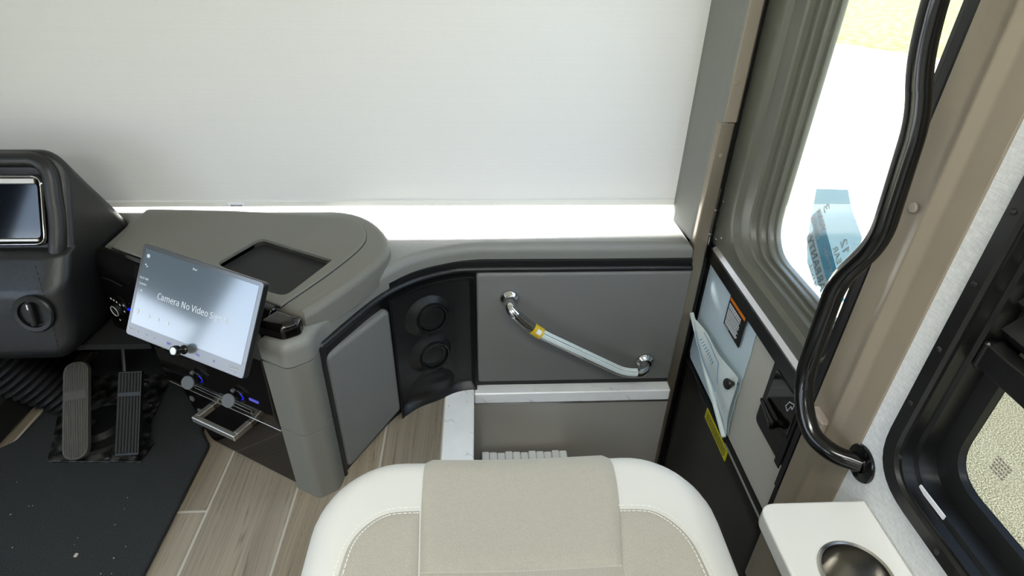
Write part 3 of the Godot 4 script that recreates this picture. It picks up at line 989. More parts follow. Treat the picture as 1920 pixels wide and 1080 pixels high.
func side_window() -> void:
	var w := structure("window_1", "black framed tinted side window with screws around its frame", "window", Vector3(0.62, 0.5, -0.12))
	var mb := MB.new()
	var rows := []
	var rings := [
		[-0.572, 0.345, 0.494, 1.32, 0.085, 0.602],
		[-0.572, 0.345, 0.494, 1.32, 0.085, 0.593],
		[-0.568, 0.341, 0.498, 1.316, 0.082, 0.589],
		[-0.548, 0.321, 0.518, 1.296, 0.07, 0.589],
		[-0.545, 0.318, 0.521, 1.293, 0.068, 0.594],
		[-0.540, 0.313, 0.526, 1.288, 0.065, 0.594],
		[-0.538, 0.311, 0.528, 1.286, 0.064, 0.61],
		[-0.532, 0.305, 0.534, 1.28, 0.06, 0.612],
		[-0.530, 0.303, 0.536, 1.278, 0.06, 0.636],
		[-0.508, 0.281, 0.562, 1.26, 0.055, 0.640],
		[-0.506, 0.279, 0.564, 1.258, 0.055, 0.650]]
	for r in rings:
		var ring := PackedVector3Array()
		for p in rrect(r[0], r[2], r[1], r[3], r[4], 8): ring.append(Vector3(r[5], p.y, p.x))
		rows.append(ring)
	mb.skin(rows, true)
	part(mb, "frame", M.frame_black, w, 30.0, false)
	var tp := MB.new()
	tp.quad(Vector3(0.648, 0.545, -0.53), Vector3(0.648, 0.545, 0.30), Vector3(0.648, 1.28, 0.30), Vector3(0.648, 1.28, -0.53))
	part(tp, "tinted_pane", M.tinted_glass, w, 20.0, false)
	for p in [[0.735, -0.558], [0.64, -0.558], [0.56, -0.533], [0.508, -0.42], [0.835, -0.558], [0.93, -0.558], [0.508, -0.30]]:
		var sm := MB.new()
		sm.lathe([Vector2(0.004, 0), Vector2(0.0038, 0.0012), Vector2(0.0025, 0.0022), Vector2(0.0, 0.0024)], frame(Vector3(0.589, p[0], p[1]), Vector3.UP, Vector3.LEFT), 10)
		part(sm, "screw", M.dark_metal, w, 40.0, false)
	var lb := bx("frame_label", Vector3(0.609, 0.5295, -0.503), Vector3(0.611, 0.5365, -0.452), M.tag_white, w)
	lb.set_meta("label", "narrow white label")
	# marking etched on the glass
	var em := MB.new()
	rng.seed = 23
	for k in 5:
		var z := -0.468
		while z < -0.446:
			var wd := rng.randf_range(0.002, 0.004)
			em.box(Vector3(0.6463, 0.613 + 0.005 * k, z), Vector3(0.6468, 0.6155 + 0.005 * k, z + wd))
			z += wd + 0.0012
	part(em, "glass_marking", M.bump_grey, w)
	# black day shade hanging in the window
	var b := thing("window_blind", "black pleated blind lowered part way in the side window", "blind", Vector3(0.622, 1.28, -0.12))
	var bm := MB.new()
	bm.prism(fillet(P2([0.612, -0.735, 0.634, -0.735, 0.634, -0.768, 0.626, -0.775, 0.612, -0.768]), 0.003, 3), -0.523, 0.29, 0.0, 0.0, Transform3D(Basis(Vector3(1, 0, 0), Vector3(0, 0, 1), Vector3(0, -1, 0)), Vector3.ZERO))
	part(bm, "bottom_rail", M.frame_black, b, 30.0)
	bx("end_cap", Vector3(0.610, 0.731, -0.531), Vector3(0.636, 0.772, -0.522), M.black_plastic, b, 0.003)
	for k in 13:
		var pm := MB.new()
		var yb := 0.775 + 0.039 * k
		pm.quad(Vector3(0.632, yb, -0.522), Vector3(0.632, yb, 0.29), Vector3(0.614, yb + 0.0195, 0.29), Vector3(0.614, yb + 0.0195, -0.522))
		pm.quad(Vector3(0.614, yb + 0.0195, -0.522), Vector3(0.614, yb + 0.0195, 0.29), Vector3(0.632, yb + 0.039, 0.29), Vector3(0.632, yb + 0.039, -0.522))
		part(pm, "pleat", M.black_plastic, b, 20.0, false)

func dashboard() -> void:
	var d := thing("dashboard", "grey moulded dashboard with black vent panel and dark tray in its top", "dashboard", Vector3(-0.1, 0, -1.45))
	# plan of the passenger side edge, from the door round the console end
	var rim := spline(P2([0.56, -1.322, 0.3, -1.322, 0.06, -1.324, -0.02, -1.322, -0.09, -1.305, -0.175, -1.262, -0.25, -1.18, -0.308, -1.078, -0.345, -1.0]), 5)
	var endc := fillet(P2([-0.345, -1.0, -0.350, -0.948, -0.396, -0.918, -0.4575, -0.9525]), [0.0, 0.03, 0.026, 0.0], 5, false)
	var ledge := PackedVector2Array()
	for p in rim: ledge.append(p)
	for k in range(1, endc.size()): ledge.append(endc[k])
	for p in P2([-0.4235, -1.0165, -0.9215, -1.288, -0.9215, -1.392, -0.927, -1.42, -0.946, -1.445, -0.972, -1.4545, -1.0, -1.457, -1.75, -1.457, -1.75, -1.62, 0.56, -1.62]): ledge.append(p)
	var mb := MB.new()
	mb.prism(ledge, 0.408, 0.47, 0.022, 0.006, Transform3D.IDENTITY, 5)
	part(mb, "ledge", M.dash_grey, d, 40.0)
	# end pillar in two pieces with a seam
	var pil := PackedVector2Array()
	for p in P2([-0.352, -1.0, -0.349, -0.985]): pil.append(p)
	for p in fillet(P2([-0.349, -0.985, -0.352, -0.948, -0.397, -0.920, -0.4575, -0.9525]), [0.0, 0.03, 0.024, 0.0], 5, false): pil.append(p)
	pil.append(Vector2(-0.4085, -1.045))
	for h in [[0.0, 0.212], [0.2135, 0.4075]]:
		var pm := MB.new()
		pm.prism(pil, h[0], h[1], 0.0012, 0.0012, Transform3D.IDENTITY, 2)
		part(pm, "end_pillar", M.pod_grey, d, 40.0)  # shade of the driver-facing end put into the colour: darker grey than ledge
	# raised pod and its top panel, both open over the tray
	var pod := PackedVector2Array()
	for p in spline(P2([-0.364, -0.985, -0.335, -1.025, -0.272, -1.13, -0.226, -1.255, -0.262, -1.375, -0.345, -1.462, -0.5, -1.508]), 5): pod.append(p)
	for p in P2([-0.74, -1.515, -1.05, -1.515, -1.05, -1.457, -1.0, -1.457, -0.972, -1.4545, -0.946, -1.445, -0.927, -1.42, -0.9215, -1.392, -0.9215, -1.288, -0.84, -1.2435, -0.48, -1.047, -0.4235, -1.0165, -0.402, -1.006]): pod.append(p)
	var tray := fillet(P2([-0.55, -1.312, -0.350, -1.199, -0.418, -1.048, -0.452, -1.062, -0.612, -1.188]), [0.02, 0.006, 0.02, 0.02, 0.02], 4)
	var gap := MB.inset(tray, -0.006)
	mb = MB.new()
	mb.prism(pod, 0.44, 0.5, 0.016, 0.0, Transform3D.IDENTITY, 5, gap)
	part(mb, "raised_pod", M.pod_grey, d, 40.0, false)
	var top := PackedVector2Array()
	for p in spline(P2([-0.418, -1.012, -0.345, -1.145, -0.294, -1.268, -0.298, -1.348, -0.336, -1.409, -0.397, -1.434]), 5): top.append(p)
	for p in P2([-0.668, -1.470, -0.895, -1.484, -0.905, -1.476, -0.890, -1.2725, -0.84, -1.2445, -0.48, -1.0485]): top.append(p)
	mb = MB.new()
	mb.prism(top, 0.497, 0.5045, 0.004, 0.0, Transform3D.IDENTITY, 3, tray)
	part(mb, "top_panel", M.pod_grey, d, 40.0, false)
	var groove := MB.new()
	var gp := PackedVector3Array()
	for p in top: gp.append(Vector3(p.x, 0.5, p.y))
	gp.append(gp[0])
	groove.tube(gp, 0.0016, 6, false)
	part(groove, "panel_seam", M.seal_black, d, 60.0, false)
	mb = MB.new()
	mb.prism(gap, 0.478, 0.484)
	var tr := part(mb, "tray_mat", M.tray_rubber, d, 30.0)
	tr.set_meta("label", "dark rubber tray liner")
	var tw := MB.new()
	var w0 := PackedVector3Array()
	var w1 := PackedVector3Array()
	for p in gap:
		w0.append(Vector3(p.x, 0.5, p.y)); w1.append(Vector3(p.x, 0.478, p.y))
	tw.skin([w0, w1], true)
	part(tw, "tray_wall", M.tray_rubber, d, 40.0, false)
	# black backing under the rim
	var back := PackedVector2Array()
	for p in spline(P2([0.56, -1.31, 0.2, -1.31, -0.02, -1.31, -0.095, -1.296, -0.18, -1.252, -0.25, -1.182, -0.31, -1.078, -0.352, -0.995]), 4): back.append(p)
	for p in P2([-0.385, -0.995, -0.365, -1.1, -0.3, -1.3, -0.1, -1.45, 0.56, -1.45]): back.append(p)
	mb = MB.new()
	mb.prism(back, 0.0, 0.43)
	part(mb, "backing", M.black_vinyl, d, 40.0)
	# black lip under the rim
	var lip := MB.new()
	var lp := PackedVector3Array()
	for p in spline(P2([0.56, -1.306, 0.2, -1.306, -0.02, -1.306, -0.095, -1.292, -0.178, -1.248, -0.247, -1.178, -0.305, -1.075, -0.346, -0.995]), 5): lp.append(Vector3(p.x, 0.409, p.y))
	lp[lp.size() - 1] = Vector3(-0.3465, 0.409, -0.997)
	lp.append(Vector3(-0.3515, 0.36, -0.991)); lp.append(Vector3(-0.3515, 0.002, -0.991))
	var bend := lp.slice(0, lp.size() - 4)
	for p in fillet3(lp.slice(lp.size() - 4), 0.03, 6): bend.append(p)
	lip.tube(bend, 0.0085, 8)
	part(lip, "black_lip", M.black_vinyl, d, 50.0)
	# kick panel facing the seat, rounded slab
	mb = MB.new()
	var pv := Transform3D(Basis(Vector3(1, 0, 0), Vector3(0, 0, 1), Vector3(0, -1, 0)), Vector3(0, 0, -1.312))
	mb.prism(fillet(P2([-0.0165, -0.402, 0.56, -0.402, 0.56, -0.024, -0.0165, -0.024]), [0.012, 0.0, 0.0, 0.012], 5), 0.0, 0.017, 0.008, 0.0, pv, 4)
	part(mb, "kick_panel", M.panel_grey, d, 40.0)
	# side panel on the console flank
	var A := Vector3(-0.241, 0, -1.196)
	var B := Vector3(-0.357, 0, -1.012)
	var u := (B - A).normalized()
	var n := Vector3(-u.z, 0, u.x)
	if n.z < 0.0: n = -n
	var L := A.distance_to(B)
	mb = MB.new()
	mb.prism(fillet(P2([0.0, -0.372, L, -0.372, L, -0.004, 0.0, -0.03]), [0.018, 0.022, 0.02, 0.014], 6), -0.01, 0.017, 0.011, 0.0, Transform3D(Basis(u, n, Vector3(0, -1, 0)), A), 5)
	part(mb, "side_panel", M.panel_grey, d, 40.0)
	# moulded vent panel between them
	var path := spline(P2([-0.019, -1.302, -0.06, -1.298, -0.105, -1.284, -0.15, -1.262, -0.195, -1.228, -0.236, -1.186]), 8)
	mb = MB.new()
	var rows := []
	var m := path.size()
	var vents := [Vector2(0.56, 0.288), Vector2(0.56, 0.160)]
	for j in 49:
		var h := lerpf(-0.002, 0.398, j / 48.0)
		var row := PackedVector3Array()
		for i in m:
			var tng := (path[mini(i + 1, m - 1)] - path[maxi(i - 1, 0)]).normalized()
			var nn := Vector2(tng.y, -tng.x)
			if nn.y < 0.0: nn = -nn
			var s := float(i) / (m - 1)
			var e := minf(minf(s, 1.0 - s) * 8.0, minf((h + 0.002) / 0.03, (0.398 - h) / 0.03))
			var off := 0.012 - 0.026 * smoothstep(0.0, 1.0, e)
			for c in vents:
				var r := Vector2((s - c.x) * 0.26, h - c.y).length()
				off += 0.026 * exp(-pow(r / 0.056, 4.0))
			off += 0.026 * exp(-pow(Vector2((s - 0.56) * 0.26 / 0.06, (h - 0.045) / 0.045).length(), 3.0))
			row.append(Vector3(path[i].x + nn.x * off, h, path[i].y + nn.y * off))
		rows.append(row)
	mb.skin(rows)
	var vp := part(mb, "vent_panel", M.black_vinyl, d, 60.0, false)
	for c in vents:
		var i := int(c.x * (m - 1))
		var tng := (path[i + 1] - path[i - 1]).normalized()
		var nn := Vector3(tng.y, 0, -tng.x)
		if nn.z < 0.0: nn = -nn
		var o := Vector3(path[i].x, c.y, path[i].y) + nn * 0.011
		var fr := frame(o, Vector3.UP, nn + Vector3(0, 0.04, 0))
		var vm := MB.new()
		vm.lathe([Vector2(0.043, -0.012), Vector2(0.044, 0.002), Vector2(0.0415, 0.007), Vector2(0.0385, 0.006), Vector2(0.0375, -0.004)], fr, 40)
		var ring := part(vm, "vent_ring", M.black_plastic, vp, 40.0, false)
		vm = MB.new()
		vm.lathe([Vector2(0.0372, -0.008), Vector2(0.036, -0.001), Vector2(0.034, 0.001), Vector2(0.02, -0.001), Vector2(0.0, -0.002)], fr, 40)
		part(vm, "vent_flap", M.black_vinyl, ring, 40.0, false)

func grab_bar() -> void:
	var z0 := -1.2945
	var g := thing("grab_bar", "bent chrome grab bar with striped film and yellow tape on grey kick panel", "grab bar", Vector3(0.27, 0.2, z0))
	var A := Vector3(0.073, 0.325, z0)
	var B := Vector3(0.474, 0.098, z0)
	var k := PackedVector3Array([A + Vector3(0, 0, 0.006), A + Vector3(0.0, -0.004, 0.05), Vector3(0.145, 0.252, z0 + 0.055), Vector3(0.40, 0.100, z0 + 0.052), B + Vector3(-0.012, -0.004, 0.046), B + Vector3(0, 0, 0.006)])
	var path := PackedVector3Array()
	for p in fillet3(k, 0.035, 8): path.append(p)
	var mb := MB.new()
	mb.tube(path, 0.0150, 20)
	part(mb, "bar", M.chrome, g, 60.0)
	for p in [A, B]:
		var fm := MB.new()
		fm.lathe([Vector2(0.0, 0.0), Vector2(0.026, 0.0), Vector2(0.0265, 0.003), Vector2(0.024, 0.008), Vector2(0.0185, 0.0125), Vector2(0.0158, 0.016), Vector2(0.0150, 0.02)], frame(p, Vector3.UP, Vector3.BACK), 28)
		part(fm, "flange", M.chrome, g, 50.0, false)
	# even samples along the straight run
	var run := PackedVector3Array()
	var total := 0.0
	for i in path.size() - 1: total += path[i].distance_to(path[i + 1])
	var at := func(s: float) -> Vector3:
		var acc := 0.0
		for i in path.size() - 1:
			var l := path[i].distance_to(path[i + 1])
			if acc + l >= s and l > 0.0: return path[i].lerp(path[i + 1], (s - acc) / l)
			acc += l
		return path[path.size() - 1]
	for i in 40: run.append(at.call(lerpf(0.145, total - 0.062, i / 39.0)))
	for i in 6:
		var st := MB.new()
		var a0 := -1.35 + i * 0.27
		st.tube(run, 0.0157, 3, false, a0, a0 + (0.23 if i != 2 else 0.15), Vector3(0, 0.2, 1))
		part(st, "film_stripe", M.film_white, g, 60.0, false)
	var tp := PackedVector3Array()
	for i in 6: tp.append(at.call(lerpf(0.118, 0.150, i / 5.0)))
	var tm := MB.new()
	tm.tube(tp, 0.0163, 18, false)
	var tape := part(tm, "yellow_tape", M.tape_yellow, g, 60.0, false)
	var lm := MB.new()
	var lq := PackedVector3Array()
	for i in 4: lq.append(at.call(lerpf(0.129, 0.143, i / 3.0)))
	lm.tube(lq, 0.0168, 5, false, -0.75, 0.05, Vector3(0, 0.2, 1))
	part(lm, "tape_label", M.tag_white, tape, 60.0, false)

# console frame: s runs to the left along its face, n points at the driver
var CR := Vector3(-0.452, 0, -0.962)
var CE := Vector3(-0.877, 0, -0.481)
var CN := Vector3(-0.481, 0, 0.877)

func con(s: float, h: float, n: float) -> Vector3:
	return CR + CE * s + CN * n + Vector3(0, h, 0)

func console() -> void:
	var c := thing("center_console", "glossy black console with drawer and power sockets facing the driver", "console", Vector3(-0.6, 0, -1.05))
	# local axes: x = n, y = s, z = -h
	var X := Transform3D(Basis(CN, CE, Vector3(0, -1, 0)), CR)
	var upper := fillet(P2([-0.002, -0.202, 0.012, -0.206, 0.016, -0.25, 0.012, -0.40, -0.008, -0.47, -0.045, -0.502, -0.0585, -0.502, -0.0585, -0.202]), [0.0, 0.006, 0.05, 0.05, 0.04, 0.02, 0.0, 0.0], 5)
	var mb := MB.new()
	mb.prism(upper, 0.003, 0.372, 0.003, 0.006, X, 4)
	part(mb, "fascia", M.gloss_black, c, 40.0)
	var left := fillet(P2([-0.03, -0.262, 0.0, -0.266, 0.004, -0.30, -0.004, -0.40, -0.018, -0.47, -0.042, -0.502, -0.0565, -0.502, -0.0565, -0.262]), [0.0, 0.006, 0.03, 0.05, 0.03, 0.01, 0.0, 0.0], 5)
	mb = MB.new()
	mb.prism(left, 0.34, 0.532, 0.0, 0.0, Transform3D(Basis(Vector3(0, 0, 1.1), CE, Vector3(0, -1, 0)), CR), 3)
	var lp := part(mb, "switch_panel", M.gloss_black, c, 40.0)
	# rolled end of the fascia lying on the grey ledge beside the end pillar
	mb = MB.new()
	mb.prism(fillet(P2([-0.4255, -1.0125, -0.402, -1.001, -0.369, -0.981, -0.368, -0.958, -0.398, -0.939, -0.4545, -0.962]), [0.0, 0.0, 0.004, 0.012, 0.02, 0.0], 4), 0.4705, 0.503, 0.018, 0.0, Transform3D.IDENTITY, 6)
	part(mb, "fascia_end", M.gloss_black, c, 40.0)
	# seam highlight strip between fascia and drawer
	var sm := MB.new()
	var sp := PackedVector3Array()
	for k in 20: sp.append(con(lerpf(0.0, 0.366, k / 19.0), 0.203, 0.013))
	sm.tube(sp, 0.0012, 6)
	part(sm, "seam_strip", M.satin_nickel, c, 60.0)
	# drawer
	mb = MB.new()
	var fr := Transform3D(Basis(CE, CN, Vector3(0, -1, 0)), CR)
	mb.prism(fillet(P2([0.004, -0.198, 0.352, -0.198, 0.306, -0.0125, 0.004, -0.0015]), [0.004, 0.01, 0.03, 0.012], 4), -0.15, 0.002, 0.005, 0.0, fr, 3)
	var dr := part(mb, "drawer", M.gloss_black, c, 40.0)
	# bar pull
	var h := MB.new()
	var hx := Transform3D(Basis(CE, Vector3.UP, CN), CR)
	h.box(Vector3(0.115, 0.150, 0.042), Vector3(0.255, 0.166, 0.054), 0.0015, hx)
	h.box(Vector3(0.115, 0.150, 0.0), Vector3(0.129, 0.166, 0.044), 0.0015, hx)
	h.box(Vector3(0.241, 0.150, 0.0), Vector3(0.255, 0.166, 0.044), 0.0015, hx)
	part(h, "handle", M.satin_nickel, dr, 25.0)
	# small buttons left of the pull
	for q in [[0.318, 0.155], [0.305, 0.118]]:
		var bm := MB.new()
		bm.lathe([Vector2(0.008, 0), Vector2(0.008, 0.002), Vector2(0.0065, 0.003), Vector2(0.006, 0.0015), Vector2(0, 0.0015)], frame(con(q[0], q[1], 0.002), Vector3.UP, CN), 16)
		part(bm, "key_lock", M.cap_grey, dr, 40.0, false)
	# slot frame and two power sockets
	var sf := MB.new()
	var cs := [con(0.078, 0.223, 0.0165), con(0.262, 0.226, 0.0165), con(0.262, 0.236, 0.0165), con(0.078, 0.236, 0.0165)]
	for k in 4: sf.tube(PackedVector3Array([cs[k], cs[(k + 1) % 4]]), 0.0010, 6)
	part(sf, "slot_trim", M.aluminium, c, 40.0)
	var lt := bx("status_light", Vector3(0.045, 0.270, 0.0155), Vector3(0.072, 0.276, 0.0175), M.violet_glow, c, 0.0, hx)
	lt.set_meta("label", "violet status light")
	for q in [[0.235, 0.268], [0.105, 0.268]]:
		var o := con(q[0], q[1], 0.016)
		var fm := frame(o, Vector3.UP, CN)
		var ring := MB.new()
		ring.lathe([Vector2(0.0185, -0.004), Vector2(0.0185, 0.002), Vector2(0.017, 0.003), Vector2(0.0155, 0.0025), Vector2(0.0152, -0.002), Vector2(0.0, -0.002)], fm, 24)
		var so := part(ring, "power_socket", M.black_plastic, c, 40.0, false)
		var sym := MB.new()
		for k in 14:
			var a0 := -1.15 + k * 0.16
			if k == 6: continue
			sym.tube(PackedVector3Array([o - CE * 0.0115 * cos(a0) + Vector3.UP * 0.0115 * sin(a0) + CN * 0.001, o - CE * 0.0115 * cos(a0 + 0.13) + Vector3.UP * 0.0115 * sin(a0 + 0.13) + CN * 0.001]), 0.0010, 5)
		part(sym, "blue_symbol", M.blue_glow, so)
		var cap := MB.new()
		var co := o + CE * 0.012 + CN * 0.020 + Vector3(0, -0.003, 0)
		cap.lathe([Vector2(0.0, -0.002), Vector2(0.0155, -0.002), Vector2(0.0165, 0.0), Vector2(0.0155, 0.0025), Vector2(0.0, 0.003)], frame(co, Vector3.UP, CN * 0.8 - CE * 0.25 + Vector3(0, 0.55, 0)), 24)
		part(cap, "dust_cap", M.cap_grey, so, 40.0, false)
		bx("cap_hinge", Vector3(q[0] + 0.002, q[1] + 0.014, 0.017), Vector3(q[0] + 0.012, q[1] + 0.022, 0.026), M.cap_grey, so, 0.002, hx)
	# switch panel details: silver edge, rotary ring, icons, keys
	var ed := MB.new()
	ed.tube(PackedVector3Array([con(0.44, 0.452, -0.004), con(0.48, 0.455, -0.006), con(0.51, 0.454, -0.006)]), 0.0016, 6)
	part(ed, "silver_edge", M.chrome, lp)
	var kr := MB.new()
	var ko := con(0.49, 0.372, 0.002)
	var kp := PackedVector3Array()
	for k in 25: kp.append(ko + CE * 0.0125 * cos(TAU * k / 24.0) + Vector3.UP * 0.0135 * sin(TAU * k / 24.0) + CN * 0.007)
	kr.tube(kp, 0.0008, 5, false)
	part(kr, "dial_ring", M.print_white, lp, 60.0, false)
	var kb := MB.new()
	kb.lathe([Vector2(0.017, -0.002), Vector2(0.016, 0.005), Vector2(0.013, 0.0065), Vector2(0.0, 0.0065)], frame(ko, Vector3.UP, CN), 24)
	part(kb, "dial", M.black_plastic, lp, 40.0, false)
	for q in [[0.505, 0.405], [0.496, 0.403], [0.487, 0.400], [0.478, 0.395], [0.470, 0.378], [0.463, 0.398], [0.455, 0.365], [0.505, 0.342], [0.445, 0.35], [0.442, 0.38]]:
		var ic := MB.new()
		ic.lathe([Vector2(0.0016, 0.0), Vector2(0.0030, 0.0006), Vector2(0.0016, 0.0012)], frame(con(q[0] - 0.012, q[1], 0.003), Vector3.UP, CN), 8)
		part(ic, "white_icon", M.print_white, lp, 60.0, false)
	var bi := bx("blue_icon", Vector3(0.434, 0.388, 0.001), Vector3(0.440, 0.393, 0.004), M.blue_glow, lp, 0.0, hx)
	bi.set_meta("label", "small blue lit icon")
	for k in 3:
		bx("rocker_key", Vector3(0.425, 0.33 - 0.017 * k, 0.0), Vector3(0.455, 0.342 - 0.017 * k, 0.006), M.black_plastic, lp, 0.002, hx)
	for k in 2:
		bx("bright_key", Vector3(0.487 + 0.011 * k, 0.295 - 0.004 * k, 0.001), Vector3(0.494 + 0.011 * k, 0.299 - 0.004 * k, 0.005), M.satin_nickel, lp, 0.001, hx)

func touchscreen() -> void:
	# pose solved from the four corners of the display in the photograph
	var W := 0.30
	var TL := Vector3(-0.6733, 0.630, -1.0567)
	var TR := Vector3(-0.4022, 0.6133, -0.9289)
	var BL := Vector3(-0.7222, 0.4678, -0.9733)
	var u := (TR - TL).normalized()
	var dn := (BL - TL).normalized()
	var n := dn.cross(u).normalized()
	if n.z < 0.0: n = -n
	dn = (dn - u * dn.dot(u)).normalized()
	var H := TL.distance_to(BL)
	W = TL.distance_to(TR)
	var C := TL + u * W / 2.0 + dn * H / 2.0
	var t := thing("touchscreen", "wide lit touchscreen tilted toward the driver on the black console", "display", C)
	# local: x = u, y = n (out of the glass), z = dn
	var X := Transform3D(Basis(u, n, dn), TL)
	var mb := MB.new()
	mb.prism(rrect(0.0, 0.0, W, H, 0.008), -0.017, -0.0015, 0.0, 0.005, X, 4)
	part(mb, "housing", M.black_plastic, t, 35.0)
	mb = MB.new()
	mb.prism(rrect(0.0005, 0.0005, W - 0.0005, H - 0.0005, 0.008), -0.0015, 0.0, 0.0006, 0.0, X, 2)
	part(mb, "bezel_glass", M.screen_bezel, t, 30.0)
	mb = MB.new()
	var sx0 := 0.009
	var sx1 := W - 0.010
	var sy0 := 0.009
	var sy1 := H - 0.026
	mb.box(Vector3(sx0, 0.0, sy0), Vector3(sx1, 0.0004, sy1), 0.0, X)
	var scn := part(mb, "lit_screen", M.screen_lit, t, 20.0, true, "pale blue lit screen with a no-signal message")
	# letters: x = u, y = -dn, z = n
	var TB := Basis(u, -dn, n)
	var at := func(x: float, y: float) -> Vector3: return TL + u * x + dn * y + n * 0.0006
	text("Camera No Video Signal", 0.0165, 0.0003, Transform3D(TB, at.call(W * 0.5, H * 0.49)), M.screen_text, scn)
	text("10:27 AM", 0.0055, 0.0003, Transform3D(TB, at.call(0.019, H * 0.36)), M.screen_text, scn)
	text("Camera", 0.0055, 0.0003, Transform3D(TB, at.call(0.019, H * 0.42)), M.screen_text, scn)
	text("Rear", 0.0055, 0.0003, Transform3D(TB, at.call(W * 0.46, 0.018)), M.screen_text, scn)
	for q in [[0.019, 0.022, 0.0040], [0.017, 0.040, 0.0016], [0.021, 0.043, 0.0016], [0.019, 0.093, 0.0018], [0.019, 0.136, 0.0050], [0.05, 0.138, 0.0036], [0.075, 0.138, 0.0036], [0.10, 0.138, 0.0036]]:
		var ic := MB.new()
		ic.lathe([Vector2(0, 0), Vector2(q[2], 0.0), Vector2(q[2], 0.0003), Vector2(0, 0.0003)], frame(at.call(q[0], q[1]), u, n), 16)
		part(ic, "screen_icon", M.screen_text, scn)
	# keys and writing on the lower bezel
	text("Bluetooth", 0.0058, 0.0003, Transform3D(TB, at.call(0.019, H - 0.013)), M.print_white, t)
	text("SiriusXM", 0.0065, 0.0003, Transform3D(TB, at.call(W - 0.028, H - 0.0145)), M.print_white, t)
	text("READY", 0.0042, 0.0003, Transform3D(TB, at.call(W - 0.026, H - 0.0075)), M.print_white, t)
	for q in [[0.075, "<"], [0.113, "MIC"], [0.187, "VOL"], [0.227, "O"]]:
		text(q[1], 0.0060, 0.0003, Transform3D(TB, at.call(q[0], H - 0.013)), M.violet_glow, t, "key_symbol")
	bx("mic_hole", Vector3(0.0545, 0.0, H - 0.0145), Vector3(0.056, 0.0004, H - 0.013), M.label_black, t, 0.0, X)
	# knob
	var kn := MB.new()
	kn.lathe([Vector2(0.0095, 0.0), Vector2(0.009, 0.002), Vector2(0.0065, 0.004), Vector2(0.0065, 0.012), Vector2(0.0098, 0.015), Vector2(0.0102, 0.022), Vector2(0.009, 0.025), Vector2(0.0075, 0.0245), Vector2(0.0, 0.0245)], frame(TL + u * 0.152 + dn * (H - 0.013), u, n), 28)
	part(kn, "knob", M.gloss_black, t, 40.0, false)
	var kt := MB.new()
	kt.lathe([Vector2(0.0072, 0.0), Vector2(0.0070, 0.0008), Vector2(0.0, 0.0009)], frame(TL + u * 0.152 + dn * (H - 0.013) + n * 0.0245, u, n), 24)
	part(kt, "knob_face", M.satin_nickel, t, 40.0, false)
	# bracket behind, reaching the console
	var br := MB.new()
	var back := C - n * 0.017
	var foot := con(0.16, 0.45, 0.034)
	br.tube(PackedVector3Array([back + n * 0.002, back - n * 0.03, foot]), 0.02, 12)
	part(br, "bracket", M.black_plastic, t, 40.0)

